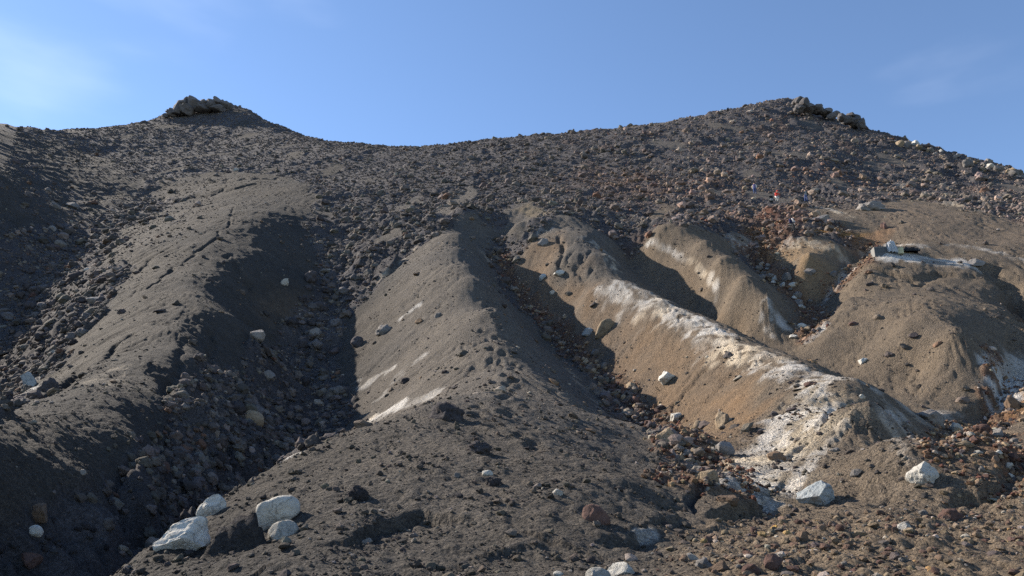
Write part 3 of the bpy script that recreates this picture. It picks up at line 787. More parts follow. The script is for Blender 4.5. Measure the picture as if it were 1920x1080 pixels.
x, y, rg, i = sample(np.clip(RUB, 0, 1) ** .7 * sstep(10, 14, YG), 7000, 2)
for _p in PEOPLE:
    _k = ~((np.abs(x - _p[0]) < 1.1) & (y < _p[1] + .9) & (y > _p[1] - 3.0)); x, y = x[_k], y[_k]
sz = np.clip(.07 * rg.pareto(1.9, len(x)) + .07, .06, .5); sz = np.minimum(np.maximum(sz, .0026 * y), .0065 * y + .02)
stuff('gully_rubble', 'brown and tan broken stones lining the gully floors', 'rubble', x, y, sz, palette(rg, len(x), [(.20, .13, .085), (.30, .225, .15), (.13, .068, .050), (.15, .13, .12), (.46, .41, .34), (.09, .08, .078)], (.28, .2, .2, .16, .07, .12)), BLK + CLKS, (.6, 1.0), .3, 2)

x, y, rg, i = sample(FANM * (1 + 1.5 * sstep(.0, .4, perlin(XG / .9, YG / .5, 46))) * (.3 + sstep(-.2, .3, perlin(XG / 2, YG / .9, 53))), 7000, 3)
sz = np.clip(.015 * rg.pareto(1.7, len(x)) + .013, .012, .12)
stuff('fan_pebbles', 'brown, tan and reddish pebbles strewn over the debris fan', 'pebbles', x, y, sz, palette(rg, len(x), [(.19, .148, .108), (.25, .20, .145), (.135, .092, .075), (.13, .115, .105), (.42, .39, .34), (.34, .24, .12)], (.34, .2, .2, .15, .07, .02)), BLK + CLKS, (.55, .95), .28, 3)

x, y, rg, i = sample(ASH * (1 - FANM) * (1 - sstep(16, 34, YG)) * (.35 + 1.2 * sstep(-.1, .4, perlin(XG / 1.1, YG / 1.1, 49))), 19000, 4)
sz = np.clip(.012 * rg.pareto(1.8, len(x)) + .012, .010, .13)
stuff('ash_grit', 'dark gritty stones scattered over the near ash', 'grit', x, y, sz, palette(rg, len(x), [(.085, .076, .068), (.12, .105, .09), (.062, .058, .056), (.24, .22, .20)], (.42, .33, .17, .08)), BLK + CLKS, (.6, 1.0), .25, 4)

x, y, rg, i = sample(ASH * sstep(16, 30, YG) * (.25 + 1.5 * sstep(.1, .5, perlin(XG / 3, YG / 3, 50)) + .8 * sstep(-.35, -.5, S) * sstep(60, 80, YG)), 7000, 5)
sz = np.clip(.045 * rg.pareto(1.9, len(x)) + .06, .05, .6); sz = np.maximum(sz, .0018 * y)
stuff('ridge_stones', 'small stones dotted over the ash ridges', 'stones', x, y, sz, palette(rg, len(x), [(.095, .085, .078), (.14, .12, .10), (.070, .064, .064), (.36, .33, .28), (.18, .13, .09)], (.45, .25, .15, .06, .09)), BLK + CLKS, (.5, .9), .3, 5)

# ---------------------------------------------------------------- single boulders and stones
def depth_of(x, y, z):
    return y * math.cos(PITCH) + (z - CAM[2]) * math.sin(PITCH)
def tag(o, label, cat, group=None):
    o['label'] = label; o['category'] = cat
    if group: o['group'] = group
    return o
_seed = [900]
LANDMARKS = []; USED = {}
COLOUR = {'pale_altered_rock': 'whitish', 'pale_blue_grey_rock': 'blue grey', 'grey_rock': 'grey', 'dark_clinker_rock': 'dark', 'weathered_clinker_rock': 'grey black', 'brown_rock': 'brown', 'dull_red_rock': 'dull red', 'tan_rock': 'tan', 'yellow_ochre_rock': 'ochre'}
ORD = ['', 'second ', 'third ', 'fourth ', 'fifth ', 'sixth ', 'seventh ', 'eighth ', 'ninth ', 'tenth ', 'eleventh ', 'twelfth ', 'thirteenth ', 'fourteenth ', 'fifteenth ']
def near_label(u, v, w, kind, mat, noun):
    """say which one it is by its look and by the nearest singled-out boulder"""
    lm = min(LANDMARKS, key=lambda q: math.hypot(q[0] - u, 1.3 * (q[1] - v)))
    du, dv = u - lm[0], v - lm[1]
    side = ('right of' if du > 0 else 'left of') if abs(du) > abs(dv) else ('below' if dv > 0 else 'above')
    shape = {'block': 'angular', 'smooth': 'rounded', 'clinker': 'knobbly', 'slab': 'flat'}[kind]
    core = '%s %s %s %s the %s' % (shape, COLOUR[mat.name], noun, side, lm[2])
    k = USED.get(core, 0); USED[core] = k + 1
    return ORD[min(k, len(ORD) - 1)] + core
def short(label):
    """the first words of a landmark's label, up to where its place is told"""
    out = []
    for wd in label.split():
        if wd in ('on', 'at', 'in', 'of', 'beside', 'below', 'above', 'near', 'set', 'lying', 'embedded', 'standing', 'against', 'just', 'touching', 'half', 'hanging', 'right', 'left', 'leaning', 'between', 'alone', 'uphill', 'sticking', 'low', 'bridging', 'high') and len(out) >= 2: break
        out.append(wd.strip(','))
    return ' '.join(out[:6])
SHARED = {}
def shared_rock(kind, mat, k, sub):
    key = (kind, mat.name, k % 5, sub)
    if key not in SHARED: SHARED[key] = rock_mesh(kind + '_stone', kind, sub, 500 + 17 * (k % 5) + len(SHARED), mat)
    return SHARED[key]
def boulder(u, v, w, h, kind, mat, label, cat='boulder', name='boulder', rz=None, sub=3, sink=.36, dep=.8, group=None, own=True, tilt=0.0):
    _seed[0] += 1
    rg = np.random.default_rng(_seed[0])
    x, y, ok = hit([u], [v + h * .30]); x = x[0]; y = y[0]
    z = ground(x, y)[0]
    m = depth_of(x, y, z) / FPX
    W = w * m; H = h * m
    me = rock_mesh(name, kind, sub, _seed[0], mat) if own else shared_rock(kind, mat, _seed[0], sub)
    o = bpy.data.objects.new(name, me)
    o.scale = (W / 2, W / 2 * dep, H / 2 * 1.15)
    o.location = (x, y + W * dep * .12, z + H * .5 * (1 - 2 * sink) * 1.15)
    n = slope_normal(np.array([x]), np.array([y]))[0]
    o.rotation_euler = (-n[1] * .5 + rg.normal(0, .08), n[0] * .5 + tilt, rg.normal(0, .25) if rz is None else rz)
    COL.objects.link(o)
    if own: LANDMARKS.append((u, v, short(label)))
    return tag(o, label, cat, group)
B = boulder
B(520,957,84,62,'smooth',MAT_WHITE,'large smooth pale boulder on the dark ash front, bigger of the touching pair',sub=4,rz=.2,tilt=-.15)
B(530,994,58,40,'smooth',MAT_WHITE,'smaller white boulder touching the lower side of the large pale one',sub=4,rz=.3,tilt=-.2)
B(338,1003,95,66,'block',MAT_WHITE,'angular white boulder at the gully lip, lowest left edge of the front ash lobe',sub=4,tilt=-.25,sink=.38)
B(396,950,56,44,'block',MAT_WHITE,'white boulder half buried on the gully lip just above the angular white one',sub=4,tilt=-.3,sink=.38)
B(1530,926,76,56,'block',MAT_BLUEGREY,'cracked pale blue grey boulder at the foot of the pale ridge',sub=4)
B(1738,890,70,48,'block',MAT_WHITE,'bright white jagged boulder beside the debris fan at right',sub=4)
B(1134,614,50,28,'smooth',MAT_TAN,'long pale tan slab lying on the brown flank of the pale ridge',sub=4,dep=.5,tilt=-.35)
B(1102,622,23,18,'block',MAT_BLUEGREY,'small blue grey stone at the left end of the long tan slab',cat='stone',name='stone')
B(1252,706,36,28,'block',MAT_WHITE,'pale squarish block embedded above the stony gully, on the brown flank')
B(1250,820,38,42,'block',MAT_TAN,'tall tan block standing on the shaded side of the stony gully')
B(1331,893,36,30,'smooth',MAT_TAN,'round pale tan boulder at the mouth of the stony gully')
B(1356,786,38,36,'block',MAT_TAN,'pale cracked block at the right wall of the stony gully')
B(1310,798,26,24,'smooth',MAT_TAN,'rounded tan boulder in the middle of the stony gully')
B(1360,842,38,34,'block',MAT_GREY,'grey boulder against the right wall near the gully mouth')
B(1277,858,22,30,'block',MAT_TAN,'narrow tan stone below the tall tan block in the gully',cat='stone',name='stone')
B(1185,722,22,20,'block',MAT_TAN,'pale tan stone high in the stony gully, beside the shaded ash face',cat='stone',name='stone')
B(1268,782,24,18,'block',MAT_WHITE,'whitish stone in the gully just above the rounded tan boulder',cat='stone',name='stone')
B(835,772,74,46,'clinker',MAT_LAVA,'large knobbly dark clinker lump on the crest of the front ash lobe',sub=4)
B(895,838,52,30,'clinker',MAT_LAVA,'two-humped dark clinker lump below the largest one on the ash lobe',sub=4)
B(670,927,44,40,'clinker',MAT_LAVA,'compact dark clinker lump right of the pale boulder pair',sub=4)
B(926,903,34,22,'clinker',MAT_LAVA,'small dark clinker lump beside a tiny white stone',cat='stone',name='stone')
B(914,887,22,14,'smooth',MAT_WHITE,'tiny white stone leaning on a small dark clinker lump',cat='stone',name='stone',rz=.4)
B(857,891,15,12,'block',MAT_GREY,'small grey stone lying left of the tiny white stone',cat='stone',name='stone')
B(1046,923,24,15,'block',MAT_WHITE,'small pale stone on the right shoulder of the front ash lobe',cat='stone',name='stone')
B(1115,964,56,42,'block',MAT_RED,'dull red boulder set in the top of the cut bank')
B(1168,1068,56,30,'block',MAT_WHITE,'white block at the bottom edge below the cut bank, right of its pair')
B(1122,1076,48,26,'block',MAT_WHITE,'white block at the bottom edge below the cut bank, left of its pair')
B(1047,1077,20,14,'smooth',MAT_WHITE,'tiny round white stone at the bottom edge below the bank',cat='stone',name='stone')
B(533,528,15,19,'block',MAT_WHITE,'bright white block on the shaded side of the left ridge')
B(480,626,28,24,'block',MAT_GREY,'pale grey block on the lower shaded side of the left ridge')
B(501,703,28,22,'block',MAT_GREY,'grey block just above the clinker heap in the left gully')
B(473,781,46,28,'smooth',MAT_TAN,'pale topped boulder lying in the clinker heap of the left gully')
B(590,624,24,24,'block',MAT_GREY,'grey angular boulder in the dark cleft left of the central ridge')
B(136,384,28,15,'block',MAT_GREY,'broad pale boulder on the left hillside, right of its pair')
B(103,385,20,13,'block',MAT_GREY,'pale boulder on the left hillside, left of its pair')
B(98,428,16,12,'block',MAT_GREY,'lone pale boulder below the pair on the left hillside')
B(64,994,28,22,'smooth',MAT_WHITE,'small pale round stone in the lower left corner',cat='stone',name='stone')
B(70,958,48,34,'block',MAT_BROWN,'dark brown boulder above the pale round stone in the lower left corner')
B(50,1045,40,26,'block',MAT_RED,'reddish boulder near the bottom left corner')
B(155,622,26,20,'clinker',MAT_GREY,'rounded grey boulder on the edge of the far left gully')
B(176,563,28,16,'block',MAT_GREY,'pale grey boulder beside the far left gully, above the rounded one')
B(162,505,13,8,'smooth',MAT_WHITE,'tiny white stone on the left flank of the left ridge',cat='stone',name='stone')
B(140,516,38,26,'clinker',MAT_LAVA,'dark boulder beside the tiny white stone at the far left gully')
B(56,715,28,44,'block',MAT_BLUEGREY,'pale streaked outcrop hanging over the far left gully',name='outcrop',cat='outcrop',sub=4)
B(90,722,46,34,'clinker',MAT_LAVA,'dark outcrop right beside the pale streaked outcrop',name='outcrop',cat='outcrop',sub=4)
B(442,318,12,8,'slab',MAT_WHITE,'small white slab at the head of the left ridge')
B(821,590,17,11,'block',MAT_GREY,'small lilac grey stone on the lit flank of the central ridge',cat='stone',name='stone')
B(719,617,36,24,'clinker',MAT_GREY,'longest grey lump sticking out of the lit flank of the central ridge')
B(671,640,26,26,'clinker',MAT_LAVA,'dark lump low on the lit flank, left of the longest grey lump')
B(758,713,18,14,'clinker',MAT_LAVA,'small dark lump above the white streaks of the central ridge')
B(630,735,38,28,'clinker',MAT_GREY,'big grey clinker boulder bridging the dark cleft of the left gully',sub=4)
B(1049,511,22,12,'slab',MAT_WHITE,'white flat stone in the hollow near the top of the pale ridge')
B(1018,519,16,14,'block',MAT_BLUEGREY,'bluish stone left of the white flat stone in the hollow')
B(1036,548,12,9,'block',MAT_WHITE,'small pale stone below the hollow near the top of the pale ridge',cat='stone',name='stone')
B(1018,454,22,18,'block',MAT_GREY,'pale grey boulder on the upper left shoulder of the pale ridge')
B(1521,719,24,11,'slab',MAT_RED,'dark red slab on the white crest of the pale ridge')
B(1453,776,16,15,'block',MAT_LAVA,'dark stone on the cream streaks of the pale ridge',cat='stone',name='stone')
B(1617,743,13,11,'block',MAT_WHITE,'white stone on the nose of the pale ridge',cat='stone',name='stone')
B(1620,676,18,12,'block',MAT_WHITE,'larger white stone at the foot of the broad right mound',cat='stone',name='stone')
B(1567,844,20,11,'block',MAT_GREY,'grey stone on the toe of the pale ridge, above the blue grey boulder',cat='stone',name='stone')
B(1607,886,24,15,'block',MAT_GREY,'dark grey stone between the blue grey boulder and the white jagged one',cat='stone',name='stone')
B(1600,606,18,10,'block',MAT_RED,'dark stone alone on the face of the broad right mound',cat='stone',name='stone')
B(1632,532,15,9,'block',MAT_LAVA,'small dark stone on the upper left of the broad right mound',cat='stone',name='stone')
B(1520,508,22,13,'block',MAT_GREY,'pale grey stone at the front of the small pale mound',cat='stone',name='stone')
B(1564,513,15,12,'block',MAT_GREY,'dark grey stone at the right front of the small pale mound',cat='stone',name='stone')
B(1830,491,34,15,'block',MAT_GREY,'dark sided boulder on the white shelf at upper right')
B(1660,423,14,17,'block',MAT_RED,'dark upright boulder on the ash slope above the grey box')
B(1636,386,54,26,'clinker',MAT_GREY,'big clinker boulder at the upper edge of the ash slope at right',sub=4)
B(1540,409,32,13,'block',MAT_GREY,'long dark boulder uphill of the orange earth patch',dep=.5,tilt=-.3)
B(1797,803,22,22,'block',MAT_WHITE,'bright white block in the gully right of the pale ridge')
B(1748,782,60,36,'block',MAT_GREY,'big grey slab leaning at the foot of the shaded ridge nose',sub=4)
B(1842,806,30,26,'block',MAT_RED,'dark red boulder in the gully below the white gully wall')
B(1808,832,34,16,'slab',MAT_TAN,'flat pale slab at the outlet of the right gully')
B(1905,755,30,36,'block',MAT_BROWN,'brown block at the right edge beside the white gully wall')
B(1451,1056,40,36,'block',MAT_RED,'rounded dull red boulder at the bottom of the debris fan')
B(1352,1064,46,28,'block',MAT_BROWN,'brown boulder at the bottom of the fan, left of the dull red one')
B(1320,1056,36,24,'clinker',MAT_GREY,'grey lump near the shaded bank at the bottom of the fan')
B(1408,1068,34,24,'block',MAT_RED,'dark red stone between the brown and the rounded red boulders',cat='stone',name='stone')
B(1697,988,30,18,'block',MAT_WHITE,'cream white stone in the middle of the debris fan',cat='stone',name='stone')
B(1610,1000,38,17,'block',MAT_TAN,'long tan stone left of the cream white stone on the fan',cat='stone',name='stone')
B(1506,1006,25,22,'block',MAT_BROWN,'upright brown stone on the left part of the debris fan',cat='stone',name='stone')
B(1453,989,15,12,'block',MAT_YELLOW,'bright yellow ochre stone on the debris fan',cat='stone',name='stone')
B(1815,1013,22,15,'block',MAT_TAN,'tan block standing alone on the right of the debris fan',cat='stone',name='stone')
B(1785,965,46,26,'clinker',MAT_RED,'purple brown lump on the ledge at the right of the fan')
B(1366,935,40,20,'block',MAT_BROWN,'brown clod on the ledge at the gully mouth')
B(1365,207,5,8,'block',MAT_LAVA,'tiny dark upright stone on the skyline left of the right peak',name='stone',cat='stone',sink=.05)
B(1352,209,6,4,'block',MAT_WHITE,'tiny white stone on the skyline left of the right peak',name='stone',cat='stone',sink=.05)

# stones of one place that nothing tells apart: each its own object
def place_group(n, pix, spread, wpx, hk, kinds, mats, name, cat, label, group, seed):
    rg = np.random.default_rng(seed)
    p = np.array(pix, float); seg = np.hypot(*np.diff(p, axis=0).T); cum = np.concatenate([[0], np.cumsum(seg)])
    for k in range(n):
        d = rg.uniform(0, cum[-1])
        u = np.interp(d, cum, p[:, 0]) + rg.normal(0, spread[0]); v = np.interp(d, cum, p[:, 1]) + rg.normal(0, spread[1])
        w = wpx[0] + (wpx[1] - wpx[0]) * rg.uniform() ** 2
        kd = kinds[rg.integers(len(kinds))]; mt = mats[rg.integers(len(mats))]
        B(u, v, w, w * rg.uniform(*hk), kd, mt, near_label(u, v, w, kd, mt, name.replace('_', ' ')), cat, name, rz=rg.uniform(-3, 3), sub=3 if kd == 'clinker' else 2, sink=.28, dep=rg.uniform(.7, 1), group=group, own=False)
place_group(62, [(1090,670),(1180,748),(1240,800),(1290,848),(1325,885)], (12, 8), (8, 20), (.65, .95), ['block', 'block', 'smooth'], [MAT_TAN, MAT_BROWN, MAT_GREY, MAT_TAN, MAT_RED], 'gully_stone', 'stone', 'loose stone in the stony gully right of the central ridge', 'loose stones in the stony gully', 31)
place_group(24, [(985,570),(1040,625),(1085,665)], (9, 8), (5, 12), (.6, .9), ['block', 'smooth'], [MAT_RED, MAT_BROWN, MAT_GREY, MAT_TAN], 'gully_stone', 'stone', 'small stone in the narrow upper end of the stony gully', 'small stones in the upper stony gully', 32)
place_group(54, [(1350,1000),(1500,995),(1700,985),(1880,950)], (40, 18), (6, 19), (.55, .85), ['block', 'block', 'clinker', 'smooth'], [MAT_BROWN, MAT_RED, MAT_TAN, MAT_GREY, MAT_BROWN, MAT_RED], 'fan_stone', 'stone', 'loose stone strewn over the upper debris fan', 'stones on the upper debris fan', 33)
place_group(36, [(1330,1055),(1600,1055),(1850,1040)], (40, 14), (7, 22), (.55, .85), ['block', 'clinker', 'smooth'], [MAT_BROWN, MAT_RED, MAT_GREY, MAT_BROWN, MAT_RED, MAT_TAN], 'fan_stone', 'stone', 'loose stone along the bottom of the debris fan', 'stones on the lower debris fan', 34)
place_group(34, [(1810,815),(1850,840),(1900,880)], (26, 14), (9, 24), (.6, .9), ['block', 'block', 'clinker'], [MAT_BROWN, MAT_RED, MAT_TAN, MAT_GREY, MAT_WHITE], 'gully_stone', 'stone', 'tumbled stone at the outlet of the right-hand gully', 'stones at the right gully outlet', 35)
place_group(34, [(1420,495),(1490,545),(1525,590),(1520,620)], (14, 9), (9, 24), (.55, .85), ['block', 'slab'], [MAT_TAN, MAT_GREY, MAT_WHITE, MAT_BROWN, MAT_GREY], 'gully_stone', 'stone', 'pale rubble stone in the gully below the small pale mound', 'rubble in the gully below the pale mound', 36)
place_group(58, [(420,760),(470,800),(520,800),(420,850),(370,880)], (38, 26), (13, 36), (.5, .75), ['clinker'], [MAT_LAVA, MAT_LAVA2, MAT_LAVA2], 'clinker_boulder', 'boulder', 'knobbly clinker boulder heaped in the left gully', 'clinker boulders heaped in the left gully', 37)
place_group(26, [(630,500),(610,560),(590,610),(570,700)], (18, 14), (16, 36), (.5, .8), ['clinker'], [MAT_LAVA, MAT_LAVA, MAT_LAVA2], 'clinker_boulder', 'boulder', 'dark clinker boulder in the cleft beside the central ridge', 'clinker boulders in the cleft', 38)
place_group(40, [(30,480),(120,520),(60,600),(150,570),(110,660)], (40, 26), (13, 34), (.5, .8), ['clinker'], [MAT_LAVA, MAT_LAVA, MAT_LAVA2], 'clinker_boulder', 'boulder', 'dark clinker boulder filling the far left gully', 'clinker boulders in the far left gully', 39)
place_group(20, [(40,1040),(110,1040),(200,960)], (60, 26), (14, 30), (.5, .8), ['clinker'], [MAT_LAVA, MAT_LAVA2], 'clinker_boulder', 'boulder', 'dark boulder in the shaded lower left corner of the slope', 'dark boulders in the lower left', 40)
place_group(34, [(1640,250),(1690,264),(1740,283),(1830,305),(1915,328)], (6, 4), (8, 22), (.55, 1.0), ['block', 'block', 'clinker'], [MAT_GREY, MAT_TAN, MAT_WHITE, MAT_GREY, MAT_GREY], 'skyline_boulder', 'boulder', 'pale block on the descending skyline right of the right peak', 'pale blocks along the right skyline', 41)

# ---------------------------------------------------------------- crags on the two summits
def crag(label, spots, mat, foot):
    x, y, ok = hit([foot[0]], [foot[1]])
    x = x[0]; y = y[0]; z = ground(x, y)[0]
    e = bpy.data.objects.new('summit_crag', None); e.location = (x, y, z); COL.objects.link(e)
    tag(e, label, 'crag')
    rg = np.random.default_rng(int(foot[0]))
    m = depth_of(x, y, z) / FPX
    for k, (u, v, w, h) in enumerate(spots):
        _seed[0] += 1
        o = bpy.data.objects.new('rock_block', rock_mesh('rock_block', 'block' if k % 3 else 'clinker', 3, _seed[0], mat))
        rx, rz = ray(u, v)
        yy = y + rg.normal(0, .6)
        o.location = (rx * yy - x, yy - y, CAM[2] + rz * yy - z)
        o.scale = (w * m / 2, w * m / 2 * 1.1, h * m / 2)
        o.rotation_euler = (rg.normal(0, .12), rg.normal(0, .12), rg.uniform(-.6, .6))
        o.parent = e; COL.objects.link(o)
    return e
crag('ragged dark rock crag crowning the left peak', [(324,212,22,20),(336,204,24,28),(344,195,22,24),(352,191,16,20),(362,192,20,24),(372,196,22,22),(384,197,24,18),(396,196,20,20),(407,191,16,18),(415,193,16,16),(424,197,18,14),(350,208,30,22),(380,206,34,20),(408,204,30,18),(402,187,6,8),(340,192,9,9),(312,217,12,9)], MAT_LAVA2, (372, 216))
crag('dark overhanging rock crag on top of the right peak', [(1496,190,22,18),(1506,196,24,26),(1518,203,26,24),(1532,205,26,20),(1548,210,26,18),(1562,216,24,18),(1500,206,26,20),(1502,185,10,8)], MAT_LAVA2, (1512, 216))
crag('grey squared rock crag just below the right peak', [(1588,224,24,22),(1602,228,28,28),(1614,232,18,26),(1578,220,18,16),(1596,216,16,10)], MAT_LAVA2, (1598, 243))
B(268,228,14,9,'block',MAT_LAVA,'dark rounded boulder on the skyline left of the left peak')

# ---------------------------------------------------------------- the grey box and the things beside it
def plain(name, c, rough=.6, metal=0.0, nz=12.0):
    m, nt, b = new_mat(name); L = nt.links.new
    tc = N(nt, 'ShaderNodeTexCoord'); n = N(nt, 'ShaderNodeTexNoise', Scale=nz, Detail=4.0); L(tc.outputs['Object'], n.inputs['Vector'])
    v = N(nt, 'ShaderNodeMapRange'); v.inputs['To Min'].default_value = .7; v.inputs['To Max'].default_value = 1.25; L(n.outputs['Fac'], v.inputs['Value'])
    s = N(nt, 'ShaderNodeVectorMath', operation='SCALE'); s.inputs[0].default_value = c; L(v.outputs['Result'], s.inputs['Scale']); L(s.outputs[0], b.inputs['Base Color'])
    b.inputs['Roughness'].default_value = rough; b.inputs['Metallic'].default_value = metal
    return m
M_STEEL = plain('weathered_grey_sheet', (.09, .097, .105)); M_RIM = plain('pale_rim', (.20, .195, .185)); M_SHEET = plain('white_sheeting', (.34, .36, .38)); M_BLACK = plain('black_sheeting', (.02, .02, .022)); M_DRUM = plain('pale_yellow_drum', (.42, .40, .26))
def mesh_obj(name, v, f, mat, parent=None, smooth=False):
    me = bpy.data.meshes.new(name); me.from_pydata([tuple(map(float, p)) for p in v], [], f); me.materials.append(mat)
    if smooth: me.polygons.foreach_set('use_smooth', [True] * len(f))
    me.update(); o = bpy.data.objects.new(name, me); COL.objects.link(o)
    if parent: o.parent = parent
    return o
def box_vf(x0, x1, y0, y1, z0, z1):
    v = [(x, y, z) for z in (z0, z1) for y in (y0, y1) for x in (x0, x1)]
    return v, [(0, 2, 3, 1), (4, 5, 7, 6), (0, 1, 5, 4), (2, 6, 7, 3), (0, 4, 6, 2), (1, 3, 7, 5)]
def at_pixel(u, v):
    x, y, ok = hit([u], [v]); return x[0], y[0], ground(x[0], y[0])[0]
bx, by, bz = at_pixel(1662, 474)
e = bpy.data.objects.new('metal_box', None); e.location = (bx, by, bz); e.rotation_euler = (0, 0, -.12); COL.objects.link(e)
tag(e, 'low grey sheet metal box on the white shelf at upper right', 'box')
PX = depth_of(bx, by, bz) / FPX
Wd = 40 * PX; Ht = 12 * PX; Dp = .9
for nm, b6, mt in (('front_panel', (-Wd / 2, Wd / 2, 0, .05, -.3, Ht), M_STEEL), ('back_panel', (-Wd / 2, Wd / 2, Dp, Dp + .05, -.1, Ht), M_STEEL), ('side_panel', (-Wd / 2 - .05, -Wd / 2 - .003, 0, Dp, -.3, Ht + .02), M_RIM), ('side_panel', (Wd / 2 + .003, Wd / 2 + .05, 0, Dp, -.3, Ht), M_STEEL), ('rim', (-Wd / 2 - .02, Wd / 2 + .02, -.03, -.003, Ht - .05, Ht + .03), M_RIM)):
    mesh_obj(nm, *box_vf(*b6), mt, e)
for k in range(5):
    zz = .06 + k * (Ht - .14) / 4
    mesh_obj('rib', *box_vf(-Wd / 2 + .03, Wd / 2 - .03, -.02, -.003, zz, zz + .025), M_STEEL, e)
# crumpled sheeting at its right end
def crumple(name, label, cat, u, v, w, h, d, mat, seed, steep=1.0):
    x, y, z = at_pixel(u, v + h / 2); n = 15
    rg = np.random.default_rng(seed); vs = []; fs = []
    for j in range(n):
        for i in range(n):
            a = i / (n - 1) - .5; b = j / (n - 1) - .5
            bump = max(0, 1 - (abs(a) * 2) ** 2.2) * max(0, 1 - (abs(b) * 2) ** 2.2)
            zz = h * PX * bump ** .6 * (1 + .35 * mnoise.noise(Vector((a * 6 + seed, b * 6, 3)))) + .05 * rg.normal()
            vs.append((a * w * PX + .05 * rg.normal(), b * d + .05 * rg.normal(), zz - .04))
    for j in range(n - 1):
        for i in range(n - 1):
            k = j * n + i; fs.append((k, k + 1, k + n + 1, k + n))
    o = mesh_obj(name, vs, fs, mat); o.location = (x, y, z); md = o.modifiers.new('thick', 'SOLIDIFY'); md.thickness = .02
    return tag(o, label, cat)
crumple('plastic_sheeting', 'crumpled white sheeting at the right end of the grey box', 'sheeting', 1672, 462, 20, 24, .8, M_SHEET, 5)
crumple('black_tarpaulin', 'black tarpaulin draped over the bank right of the grey box', 'tarpaulin', 1704, 468, 32, 10, 1.2, M_BLACK, 9)
dx_, dy_, dz_ = at_pixel(1687, 476)
e = bpy.data.objects.new('drum', None); e.location = (dx_, dy_ - .2, dz_); COL.objects.link(e); tag(e, 'small pale yellowish drum between the grey box and black tarpaulin', 'drum')
def lathe(profile, n=16):
    v = [(r * math.cos(2 * math.pi * k / n), r * math.sin(2 * math.pi * k / n), z) for r, z in profile for k in range(n)]
    f = [(a * n + k, a * n + (k + 1) % n, (a + 1) * n + (k + 1) % n, (a + 1) * n + k) for a in range(len(profile) - 1) for k in range(n)]
    f += [tuple(range(n - 1, -1, -1)), tuple(range((len(profile) - 1) * n, len(profile) * n))]
    return v, f
R = 5.5 * PX
mesh_obj('drum_body', *lathe([(R * .95, -.1), (R, 0), (R, .16), (R * 1.06, .18), (R * 1.06, .21), (R, .23), (R, .46), (R * .97, .5)]), M_DRUM, e)
mesh_obj('lid', *lathe([(R * 1.04, .503), (R * 1.04, .53), (R * .9, .545)]), M_RIM, e)

